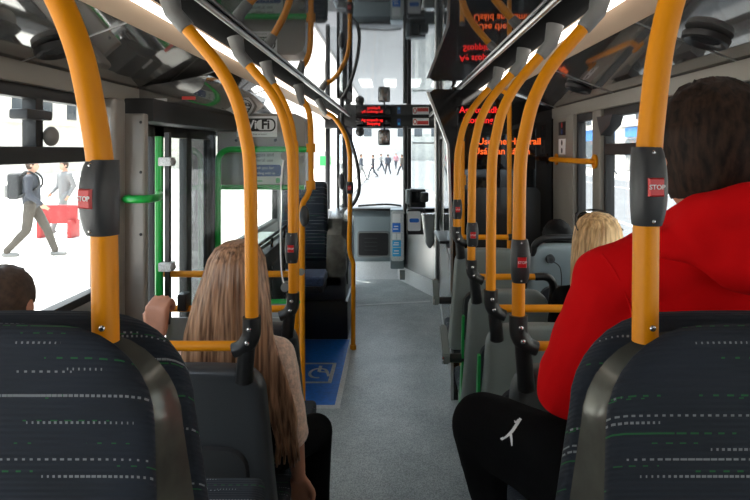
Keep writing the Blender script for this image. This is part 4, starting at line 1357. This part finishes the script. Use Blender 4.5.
def long_hair(name, rows, m, parent, ridge=0.004, n=120, seed=1, fall=None):
    """rows of (z, x centre, y centre, half width, half depth): a hanging mane with strand ridges"""
    bm = new()
    rnd = random.Random(seed)
    amp = [rnd.uniform(-1, 1) for _ in range(n)]
    rows2 = []
    for i in range(len(rows) - 1):
        for k in range(5):
            t = k / 5
            t2 = t
            rows2.append([a + (b - a) * t2 for a, b in zip(rows[i], rows[i + 1])])
    rows2.append(list(rows[-1]))
    rings = []
    for i, (z, xc, yc, hw, hd) in enumerate(rows2):
        ring = []
        f = i / (len(rows2) - 1)
        for j in range(n):
            a = 2 * PI * j / n
            dr = ridge * (amp[j] * 0.7 + 0.9 * noise.noise(Vector((math.cos(a) * 7, math.sin(a) * 7, z * 2.0 + seed)))) * min(1, f * 3 + 0.1)
            ring.append(Vector((xc + (hw + dr) * math.cos(a), yc + (hd + dr) * math.sin(a), z + (0.012 * amp[j] * f if f > 0.85 else 0))))
        rings.append(ring)
    loft(bm, rings)
    return obj(name, bm, m, parent, sharp=180)


def lock(bm, pts, r):
    pts = spline(pts, 6)
    n = len(pts)
    tube(bm, pts, [r * (0.35 + 0.65 * math.sin(PI * min(1, 0.15 + 0.8 * i / n))) for i in range(n)], 8)


# --- person in the red hoodie
def hood(bm):
    """yoke of the sweatshirt under the hood"""
    capsule(bm, (0.56, 1.07, 1.625), 0.075, (0.400, 1.10, 1.552), 0.074)
    capsule(bm, (0.60, 1.07, 1.640), 0.075, (0.752, 1.10, 1.540), 0.075)
    ellipsoid(bm, (0.57, 1.09, 1.36), (0.20, 0.135, 0.26))


HM = (0.577, 1.095, 1.797)
P = dict(neck=(0.58, 1.09, 1.60), chest=(0.57, 1.09, 1.40), pel=(0.56, 1.09, 1.14), sl=(0.400, 1.10, 1.538), sr=(0.755, 1.10, 1.522),
         el=(0.350, 1.215, 1.312), er=(0.80, 1.20, 1.29), wl=(0.45, 1.47, 1.24), wr=(0.66, 1.42, 1.22),
         hl=(0.45, 1.14, 1.135), hr=(0.66, 1.14, 1.135), kl=(0.232, 1.53, 1.094), kr=(0.67, 1.52, 1.10), al=(0.335, 1.40, 0.64), ar=(0.64, 1.40, 0.64))
man, body, top, legs = sitting_person((0.56, 1.1, PLAT), 'person in a bright red hooded sweatshirt and black joggers, seen from behind', SKIN, HM, P, HOODIE, BLACKC, top_extra=hood, thick=1.08, fold=0.011, foldsc=8.0, voxel=0.009)
hair_cap(HM, 1.10, HAIRD, man, lower=-0.078, fr=0.045, grow=1.13, fuzz=0.006)
bm = new()
arc = [(0.512, 1.19, 1.580), (0.506, 1.10, 1.630), (0.515, 1.015, 1.675), (0.540, 0.972, 1.702), (0.582, 0.960, 1.708), (0.625, 0.972, 1.702), (0.665, 1.015, 1.680), (0.680, 1.10, 1.640), (0.672, 1.19, 1.590)]
for a_, b_ in zip(arc[:-1], arc[1:]):
    capsule(bm, a_, 0.046, b_, 0.046)
for x_ in (0.476, 0.715):                     # the empty hood hangs in a V down the back
    capsule(bm, (x_, 1.035, 1.640), 0.036, (0.592, 0.962, 1.612), 0.046)
    capsule(bm, (0.592 + (x_ - 0.592) * 0.6, 1.0, 1.66), 0.050, (0.592, 0.962, 1.665), 0.050)
ellipsoid(bm, (0.600, 0.958, 1.640), (0.085, 0.040, 0.070))
obj('hood', remesh(bm, 0.0075, 3, 0.014, 9.0, (1.0, 1.0, 1.6)), HOODIE, man, sharp=180)
# armhole seam raised on the left shoulder
bv = BVHTree.FromObject(top, bpy.context.evaluated_depsgraph_get())
lp = wpos(top)
pts = []
for z_, x_ in ((1.615, 0.372), (1.59, 0.384), (1.55, 0.400), (1.50, 0.416), (1.45, 0.428), (1.40, 0.436)):
    h_ = bv.ray_cast(Vector((x_, 0.5, z_)) - lp, Vector((0, 1, 0)))
    if h_[0] is not None:
        pts.append(h_[0] + lp)
if len(pts) > 2:
    obj('armhole_seam', tube(new(), spline(pts, 4), 0.0022, 6), HOODIE, top, sharp=180)
# white leaping-cat mark on the thigh, laid onto the cloth
dg = bpy.context.evaluated_depsgraph_get()
bv = BVHTree.FromObject(legs, dg)
lp = wpos(legs)
strokes = [[(521, 419, 2.3), (517, 425, 2.6), (513, 431, 2.6), (508, 436, 2.0), (502, 440, 1.2)],
           [(511, 434, 2.2), (512, 440, 1.8), (512.5, 446, 1.0)], [(519, 420, 1.6), (516, 423, 1.3), (515, 421, 0.8)], [(504, 438, 1.5), (501, 439, 1.3)]]
bm = new()
for s_ in strokes:
    q = spline([(u, w_, 0) for u, w_, _ in s_], 4)
    ws_ = []
    for i in range(len(q)):
        f_ = i / (len(q) - 1) * (len(s_) - 1)
        i0 = min(int(f_), len(s_) - 2)
        ws_.append(s_[i0][2] + (s_[i0 + 1][2] - s_[i0][2]) * (f_ - i0))
    strip = []
    for i, p_ in enumerate(q):
        tdir = (q[min(i + 1, len(q) - 1)] - q[max(i - 1, 0)]).normalized()
        nrm = Vector((-tdir.y, tdir.x, 0))
        row = []
        for sg in (-1, 1):
            e = p_ + nrm * sg * ws_[i] * 0.62
            far = at(e.x, e.y, 2.0)
            o_ = Vector((0, 0, EYE))
            hit = bv.ray_cast(o_ - lp, (far - o_).normalized())
            if hit[0] is not None:
                row.append(hit[0] + lp + hit[1] * 0.0016)
        if len(row) == 2:
            strip.append(row)
    vs = [[bm.verts.new(c_) for c_ in r_] for r_ in strip]
    for a_, b_ in zip(vs[:-1], vs[1:]):
        bm.faces.new((a_[0], a_[1], b_[1], b_[0]))
obj('white_emblem', bm, WHITE, legs)

# --- woman with long hair in the cream knit
HW = (-0.515, 2.00, 1.385)
P = dict(neck=(-0.52, 1.985, 1.20), chest=(-0.53, 2.00, 1.03), pel=(-0.55, 2.01, 0.77), sl=(-0.665, 2.0, 1.115), sr=(-0.385, 2.0, 1.115),
         el=(-0.80, 2.13, 0.97), er=(-0.338, 2.03, 0.87), wl=(-0.795, 2.02, 1.170), wr=(-0.330, 2.10, 0.66),
         hl=(-0.62, 2.05, 0.75), hr=(-0.48, 2.05, 0.75), kl=(-0.57, 2.35, 0.70), kr=(-0.315, 2.42, 0.665), al=(-0.57, 2.30, 0.27), ar=(-0.315, 2.36, 0.10))
wom, body, top, legs = sitting_person((-0.55, 2.0, POD), 'woman with long light brown hair and a cream fluffy jumper, seen from behind', SKIN, HW, P, KNIT, BLACKC, sleeve=0.15, hk=0.97, curlL=1.25,
                                      handL=(Vector((0.02, -0.02, 1)), Vector((-0.2, -1, 0))), thick=0.92, fold=0.004, foldsc=14)
rows = [(1.503, -0.512, 1.985, 0.012, 0.02), (1.496, -0.512, 1.985, 0.042, 0.05), (1.475, -0.513, 1.985, 0.072, 0.083), (1.44, -0.515, 1.98, 0.090, 0.100), (1.38, -0.518, 1.972, 0.104, 0.098), (1.31, -0.524, 1.958, 0.122, 0.080),
        (1.21, -0.532, 1.945, 0.140, 0.060), (1.10, -0.540, 1.935, 0.145, 0.045), (1.0, -0.545, 1.945, 0.13, 0.035), (0.94, -0.545, 1.955, 0.10, 0.02)]
hr = long_hair('hair', rows, HAIRL, wom, ridge=0.0045, n=160, seed=3)
bm = new()
rnd = random.Random(5)
for k in range(26):           # locks that fall over the right shoulder and arm
    j = rnd.uniform(-1, 1)
    x1 = -0.375 + 0.03 * j
    lock(bm, [(-0.43 + 0.01 * j, 1.955, 1.33), (-0.405 + 0.015 * j, 1.935, 1.20), (x1 - 0.005, 1.925, 1.08), (x1 + 0.02 + 0.01 * j, 1.935, 0.95), (x1 + 0.03, 1.95, 0.84 + 0.04 * rnd.random()), (x1 + 0.03 + 0.01 * j, 1.965, 0.76 + 0.08 * rnd.random())], 0.0075)
obj('hair_lock', bm, HAIRL, hr, sharp=180)['kind'] = 'stuff'

# --- blonde passenger with sunglasses on the head
HB = (0.878, 2.585, 1.418)
P = dict(neck=(0.885, 2.57, 1.23), chest=(0.90, 2.60, 1.05), pel=(0.92, 2.62, 0.77), sl=(0.745, 2.59, 1.15), sr=(1.03, 2.59, 1.15),
         el=(0.72, 2.66, 0.90), er=(1.06, 2.66, 0.90), wl=(0.80, 2.87, 0.82), wr=(0.98, 2.87, 0.82),
         hl=(0.85, 2.66, 0.76), hr=(0.99, 2.66, 0.76), kl=(0.84, 3.02, 0.74), kr=(0.99, 3.02, 0.74), al=(0.84, 3.0, 0.27), ar=(0.99, 3.0, 0.27))
blo, body, top, legs = sitting_person((0.9, 2.6, POD), 'blonde person with sunglasses pushed up, sitting ahead of the red hoodie', SKIN2, HB, P, BLACKC, BLACKC, voxel=0.011, thick=0.95)
rows = [(1.534, 0.880, 2.575, 0.012, 0.02), (1.527, 0.880, 2.575, 0.044, 0.05), (1.505, 0.880, 2.572, 0.074, 0.084), (1.47, 0.878, 2.57, 0.092, 0.102), (1.41, 0.876, 2.56, 0.104, 0.100), (1.33, 0.872, 2.545, 0.112, 0.075), (1.22, 0.868, 2.535, 0.115, 0.055), (1.10, 0.868, 2.535, 0.10, 0.03)]
long_hair('hair', rows, HAIRB, blo, ridge=0.004, n=120, seed=9)
t = thing('sunglasses', (0.88, 2.60, 1.50), 'dark sunglasses resting on the blonde head', 'sunglasses')
obj('frame', tube(new(), spline([(0.790, 2.60, 1.478), (0.800, 2.62, 1.508), (0.825, 2.64, 1.528), (0.88, 2.65, 1.536), (0.935, 2.64, 1.528), (0.960, 2.62, 1.508), (0.970, 2.60, 1.478)], 5), 0.0042, 8), BLACKP, t)
for sg in (-1, 1):
    bm = new()
    ellipsoid(bm, (0.88 + sg * 0.040, 2.665, 1.512), (0.033, 0.010, 0.017), seg=14, rings=8)
    obj('lens', bm, GLOSSB, t)
    obj('temple_arm', tube(new(), [(0.88 + sg * 0.089, 2.60, 1.482), (0.88 + sg * 0.094, 2.575, 1.472), (0.88 + sg * 0.096, 2.545, 1.460)], 0.003, 6), BLACKP, t)

# --- passenger with black hair in the front right window seat
HK = (1.0, 3.66, 1.252)
P = dict(neck=(0.985, 3.66, 1.09), chest=(0.975, 3.69, 0.98), pel=(0.965, 3.72, 0.86), sl=(0.83, 3.69, 1.03), sr=(1.09, 3.69, 1.03),
         el=(0.81, 3.78, 0.90), er=(1.09, 3.78, 0.90), wl=(0.88, 3.98, 0.90), wr=(1.03, 3.98, 0.90),
         hl=(0.90, 3.76, 0.85), hr=(1.03, 3.76, 0.85), kl=(0.89, 4.10, 0.84), kr=(1.03, 4.10, 0.84), al=(0.89, 4.05, 0.27), ar=(1.03, 4.05, 0.27))
kk, body, top, legs = sitting_person((0.96, 3.7, POD), 'person with black hair low behind the pale hoop-handled seat', SKIN2, HK, P, BLACKC, BLACKC, voxel=0.012, thick=0.9)
hair_cap(HK, 1.05, HAIRK, kk, lower=-0.10, fr=0.05, grow=1.14)

# --- passenger at the left edge
HL = (-1.172, 1.81, 1.335)
P = dict(neck=(-1.13, 1.88, 1.15), chest=(-1.06, 1.98, 1.02), pel=(-1.03, 2.03, 0.78), sl=(-1.19, 1.97, 1.06), sr=(-0.96, 1.98, 1.06),
         el=(-1.19, 2.07, 0.88), er=(-0.92, 2.07, 0.88), wl=(-1.10, 2.27, 0.84), wr=(-0.98, 2.27, 0.84),
         hl=(-1.09, 2.08, 0.77), hr=(-0.98, 2.08, 0.77), kl=(-1.09, 2.45, 0.75), kr=(-0.96, 2.45, 0.75), al=(-1.09, 2.42, 0.27), ar=(-0.96, 2.42, 0.27))
ll, body, top, legs = sitting_person((-1.03, 2.0, POD), 'person with short brown hair by the left window at the picture edge', SKIN, HL, P, mat('brown_cloth', (0.06, 0.035, 0.025), 0.8), BLACKC, voxel=0.012, thick=0.85)
hair_cap(HL, 1.03, HAIRN, ll, lower=-0.07, fr=0.05, grow=1.08)

# ------------------------------------------------------------------ the street outside
ZG = -0.32
ASPH = mat('asphalt', (0.135, 0.14, 0.15), 0.8, var=0.12, vscale=2)
PAVE = mat('pale_paving', (0.62, 0.60, 0.57), 0.8, var=0.08, vscale=3)
STONE = mat('pale_stone_facade', (0.62, 0.58, 0.52), 0.8, var=0.1, vscale=1.5)
STONE2 = mat('grey_stone_facade', (0.50, 0.50, 0.49), 0.8, var=0.1, vscale=1.5)
BWIN = mat('dark_building_window', (0.05, 0.06, 0.07), 0.1)
LINE = mat('white_road_paint', (0.75, 0.75, 0.73), 0.7)
struct(obj('ground_road', box(new(), -1.9, 16.0, -40, 160, ZG - 0.2, ZG), ASPH), 'grey street asphalt around the bus')
struct(obj('ground_pavement_left', box(new(), -40, -1.9, -40, 160, ZG - 0.2, ZG + 0.10), PAVE), 'pale pavement on the left of the street')
struct(obj('ground_pavement_right', box(new(), 16.0, 22.2, -40, 160, ZG - 0.2, ZG + 0.12), PAVE), 'pale pavement on the right of the street')
tag(obj('lane_line', box(new(), 6.6, 6.75, -20, 120, ZG, ZG + 0.006), LINE), 'long white lane line on the road right of the bus', 'road marking')
tag(obj('kerb_line', box(new(), 12.8, 12.95, -20, 120, ZG, ZG + 0.006), LINE), 'white edge line near the far kerb', 'road marking')
ORD = ['leftmost', 'second', 'third', 'fourth', 'fifth', 'sixth', 'seventh']
for k in range(7):
    tag(obj('crossing_bar', box(new(), -1.5 + k * 1.1, -0.95 + k * 1.1, 26, 29, ZG, ZG + 0.006), LINE), ORD[k] + ' white bar from the left of the crossing ahead of the bus', 'road marking', 'crossing bars')


def building(x0, x1, y0, y1, h, m, face, label, sp=4.0, floors=(4.6, 8.2, 11.8), shops=None):
    t = thing('street_building', ((x0 + x1) / 2, (y0 + y1) / 2, ZG), label, 'building')
    obj('wall', box(new(), x0, x1, y0, y1, ZG, h), m, t)
    if face == 'x':                                   # facade towards the street along Y
        xf = x0 if abs(x0) < abs(x1) else x1
        sg = -1 if xf == x0 else 1
        proto = {}
        n = int((y1 - y0) / sp)
        for z in floors:
            for k in range(n):
                yy = y0 + (k + 0.5) * sp
                if 'w' not in proto:
                    o_ = obj('window', box(new(), xf - 0.06, xf + 0.06, yy - 0.8, yy + 0.8, z, z + 2.2, 0.02), BWIN, t)
                    proto['w'] = (o_, yy, z)
                else:
                    b_, y_, z_ = proto['w']
                    c_ = b_.copy()
                    C.objects.link(c_)
                    c_.parent = t
                    c_.location = b_.location + Vector((0, yy - y_, z - z_))
        obj('cornice', box(new(), min(xf, xf + sg * 0.3), max(xf, xf + sg * 0.3), y0, y1, 4.0, 4.35), m, t)
        if shops:
            for (a, b, z0, z1, mm) in shops:
                obj('shop_front', box(new(), min(xf, xf + sg * 0.15), max(xf, xf + sg * 0.15), a, b, z0, z1, 0.02), mm, t)
    else:
        for z in floors:
            for k in range(int((x1 - x0) / sp)):
                xx = x0 + (k + 0.5) * sp
                obj('window', box(new(), xx - 0.8, xx + 0.8, y0 - 0.06, y0 + 0.06, z, z + 2.2), BWIN, t)
    return t


SB = mat('blue_shop_sign', (0.05, 0.22, 0.60), 0.5)
SR_ = mat('pink_shop_sign', (0.60, 0.20, 0.30), 0.5)
SG_ = mat('shop_glass', (0.10, 0.12, 0.13), 0.1)
building(22.2, 40, 8, 58, 38, STONE2, 'x', 'grey stone building across the street on the right, nearer one', shops=[(44, 57, 3.0, 3.9, SB), (44, 57, ZG + 0.2, 2.8, SG_), (30, 42, 3.0, 3.8, SR_), (30, 42, ZG + 0.2, 2.8, SG_), (12, 28, ZG + 0.2, 3.4, SG_)])
building(22.2, 40, 58, 120, 38, STONE, 'x', 'pale stone building across the street on the right, farther one', shops=[(60, 74, 2.8, 4.0, SB), (60, 74, ZG + 0.2, 2.7, SG_), (76, 90, 2.8, 3.9, SR_)])
building(22.2, 40, -40, 8, 38, STONE, 'x', 'pale stone building behind on the right side of the street')
building(-44, -30, -30, 60, 14, STONE, 'x', 'pale stone building beyond the left pavement')
building(-28, -9, 66, 90, 13, STONE, 'y', 'pale block closing the view ahead on the left', sp=3.5)
building(-7, 20, 125, 140, 14, STONE2, 'y', 'grey stone block at the far end of the street', sp=3.5)


def pedestrian(loc, label, top_m, leg_m, k=1.0, yaw=0.0, stride=0.35, pack=None, group=None, src=None, hair_m=HAIRN):
    """walking adult in local space facing +Y"""
    t = thing('person', loc, label, 'person', group)
    t.rotation_euler = (0, 0, yaw)
    t.scale = (k, k, k)
    if src is None:
        out = []
        s_ = stride
        bm = new()
        head_shape(bm, (0, 0.02, 1.64))
        capsule(bm, (0, 0, 1.47), 0.05, (0, 0, 1.30), 0.10)
        capsule(bm, (0, 0, 1.30), 0.10, (0, 0, 0.98), 0.10)
        arms = [((-0.19, 0, 1.41), (-0.24, -0.10, 1.14), (-0.22, 0.02, 0.92)), ((0.19, 0, 1.41), (0.24, 0.02, 1.13), (0.22, 0.20, 0.97))]
        legs_ = [((-0.09, 0, 0.94), (-0.10, s_ * 0.6, 0.52), (-0.10, s_, 0.10)), ((0.09, 0, 0.94), (0.10, -s_ * 0.15, 0.50), (0.10, -s_, 0.14))]
        for a, b, c_ in arms:
            capsule(bm, (0, 0, 1.40), 0.06, a, 0.045); capsule(bm, a, 0.045, b, 0.036); capsule(bm, b, 0.036, c_, 0.025)
            hand_shape(bm, c_, Vector(c_) - Vector(b), (math.copysign(1, a[0]), 0, 0), 0.35, 1 if a[0] < 0 else -1)
        for a, b, c_ in legs_:
            capsule(bm, (0, 0, 1.0), 0.09, a, 0.08); capsule(bm, a, 0.08, b, 0.052); capsule(bm, b, 0.052, c_, 0.036)
        me_parts = [('body', remesh(bm, 0.016, 2), SKIN2)]
        bm = new()
        capsule(bm, (0, 0, 1.36), 0.14, (0, 0, 1.0), 0.145)
        for a, b, c_ in arms:
            capsule(bm, (0, 0, 1.42), 0.08, a, 0.075); capsule(bm, a, 0.072, b, 0.058); capsule(bm, b, 0.056, c_, 0.042)
        me_parts.append(('jacket', remesh(bm, 0.018, 4, 0.008, 8), None))
        bm = new()
        for a, b, c_ in legs_:
            capsule(bm, (0, 0, 0.98), 0.125, a, 0.10); capsule(bm, a, 0.10, b, 0.075); capsule(bm, b, 0.075, (c_[0], c_[1], c_[2] + 0.02), 0.06)
        me_parts.append(('trousers', remesh(bm, 0.018, 4, 0.006, 8), None))
        for n_, (a, b, c_) in enumerate(legs_):
            bm = new()
            capsule(bm, (c_[0], c_[1] - 0.04, c_[2] - 0.045), 0.045, (c_[0], c_[1] + 0.16, c_[2] - 0.055), 0.038)
            me_parts.append(('shoe', remesh(bm, 0.014, 2), SOCKET))
        bm = new()
        meshes = []
        for nm, b_, m_ in me_parts:
            b_.normal_update()
            me = bpy.data.meshes.new(nm)
            b_.to_mesh(me); b_.free()
            me.polygons.foreach_set('use_smooth', [True] * len(me.polygons))
            meshes.append((nm, me, m_))
        bm.free()
        src = meshes
    for nm, me, m_ in src:
        mm = m_ or (top_m if nm == 'jacket' else leg_m)
        m2 = me.copy()
        link(nm, m2, mm, t)
    h = bpy.data.objects.new('hair', hair_src)
    C.objects.link(h)
    h.parent = t
    if pack:
        pk = bpy.data.objects.new('backpack_strap', pack)
        C.objects.link(pk)
        pk.parent = t
    return t, src


_h = hair_cap((0, 0.02, 1.64), 1.0, HAIRN, None, lower=-0.07, fr=0.05, grow=1.1)
hair_src = _h.data
off = _h.location.copy()
hair_src.transform(Matrix.Translation(off))
bpy.data.objects.remove(_h)
GREYJ = mat('grey_jacket_cloth', (0.050, 0.053, 0.065), 0.8, var=0.15, vscale=8)
KHAKI = mat('khaki_cloth', (0.085, 0.072, 0.058), 0.8, var=0.1, vscale=8)
PALEC = mat('pale_cloth', (0.22, 0.22, 0.22), 0.8)
DENIM = mat('dark_denim', (0.05, 0.06, 0.08), 0.8)
ped, src = pedestrian((-6.75, 11.2, ZG + 0.10), 'person in grey jacket and khaki trousers with a backpack walking past the left window', GREYJ, KHAKI, 1.06, -PI / 2 + 0.3)
# backpack : carried, a thing of its own
bm = new()
R = Matrix.Rotation(-PI / 2 + 0.3, 4, 'Z')
box(bm, -0.16, 0.16, -0.34, -0.15, 1.05, 1.50, 0.06, 4)
bmesh.ops.transform(bm, matrix=Matrix.Translation((-6.75, 11.2, ZG + 0.10)) @ R @ Matrix.Scale(1.06, 4), verts=bm.verts)
bp = thing('backpack', (-6.95, 11.15, ZG + 1.2), 'grey backpack worn by the walker outside the left window', 'backpack')
obj('bag', bm, mat('grey_backpack_cloth', (0.035, 0.035, 0.037), 0.7), bp)
bm = new()
box(bm, -0.13, 0.13, -0.39, -0.33, 1.08, 1.30, 0.025, 3)
bmesh.ops.transform(bm, matrix=Matrix.Translation((-6.75, 11.2, ZG + 0.10)) @ R @ Matrix.Scale(1.06, 4), verts=bm.verts)
obj('front_pocket', bm, SOCKET, bp)
for sg in (-1, 1):
    bm = new()
    tube(bm, spline([(sg * 0.10, -0.16, 1.44), (sg * 0.11, -0.04, 1.53), (sg * 0.12, 0.12, 1.44), (sg * 0.13, 0.12, 1.25), (sg * 0.13, -0.16, 1.10)], 4), 0.016, 8)
    bmesh.ops.transform(bm, matrix=Matrix.Translation((-6.75, 11.2, ZG + 0.10)) @ R @ Matrix.Scale(1.06, 4), verts=bm.verts)
    obj('strap', bm, BLACKP, bp)
pedestrian((-8.1, 14.8, ZG + 0.10), 'person in pale clothes on the left pavement behind the red barrier', PALEC, PALEC, 1.0, 2.6, src=src)
t = thing('street_barrier', (-8.2, 13.9, ZG + 0.10), 'low red barrier on the sunny left pavement', 'barrier')
RB = mat('red_barrier_plastic', (0.35, 0.03, 0.03), 0.5)
obj('board', box(new(), -8.2, -7.3, 13.85, 13.93, ZG + 0.42, ZG + 0.85, 0.03), RB, t)
for x in (-8.1, -7.4):
    obj('leg', box(new(), x - 0.05, x + 0.05, 13.7, 14.1, ZG + 0.10, ZG + 0.5, 0.02), RB, t)
cols = [(GREYJ, DENIM), (PALEC, DENIM), (DENIM, GREYJ), (mat('pink_cloth', (0.5, 0.25, 0.28), 0.8), DENIM), (KHAKI, GREYJ), (DENIM, PALEC)]
labs = ['person in grey crossing far ahead of the bus', 'person in pale top crossing far ahead, beside the one in grey', 'person in dark blue top far ahead in the street', 'person in pink far ahead in the street', 'person in khaki far ahead near the windscreen post', 'person in dark top and pale trousers farthest left ahead']
for i, (u, y) in enumerate(((373, 46), (381, 60), (388, 52), (396, 66), (402, 50), (361, 40))):
    p_ = at(u, 150, y)
    pedestrian((p_.x, y, ZG + (0.1 if p_.x < -1.9 else 0.0)), labs[i], cols[i][0], cols[i][1], 1.0, [1.5, -1.4, 0.4, 2.8, 1.2, -1.6][i], src=src, group='pedestrians ahead of the bus')
for i, (u, y, lab, a, b) in enumerate(((604, 52, 'person in a red top on the far right pavement', mat('red_cloth', (0.6, 0.04, 0.04), 0.8), mat('yellow_cloth', (0.7, 0.5, 0.04), 0.8)), (612, 48, 'person in dark clothes on the far right pavement', DENIM, DENIM), (585, 60, 'person in pale top on the far right pavement', PALEC, DENIM))):
    p_ = at(u, 150, y)
    x = min(max(p_.x, 16.5), 21.5)
    pedestrian((x, y, ZG + 0.12), lab, a, b, 1.0, 0.4 + i, src=src, group='pedestrians across the street')

t = thing('street_sign', (-2.25, 20.0, ZG + 0.1), 'small green street sign on a post seen through the entrance door', 'sign')
obj('post', tube(new(), [(-2.25, 20.0, ZG + 0.1), (-2.25, 20.0, 1.75)], 0.03, 10), SOCKET, t)
obj('board', box(new(), -2.43, -2.07, 19.94, 19.97, 1.28, 1.60, 0.01), GREENT, t)
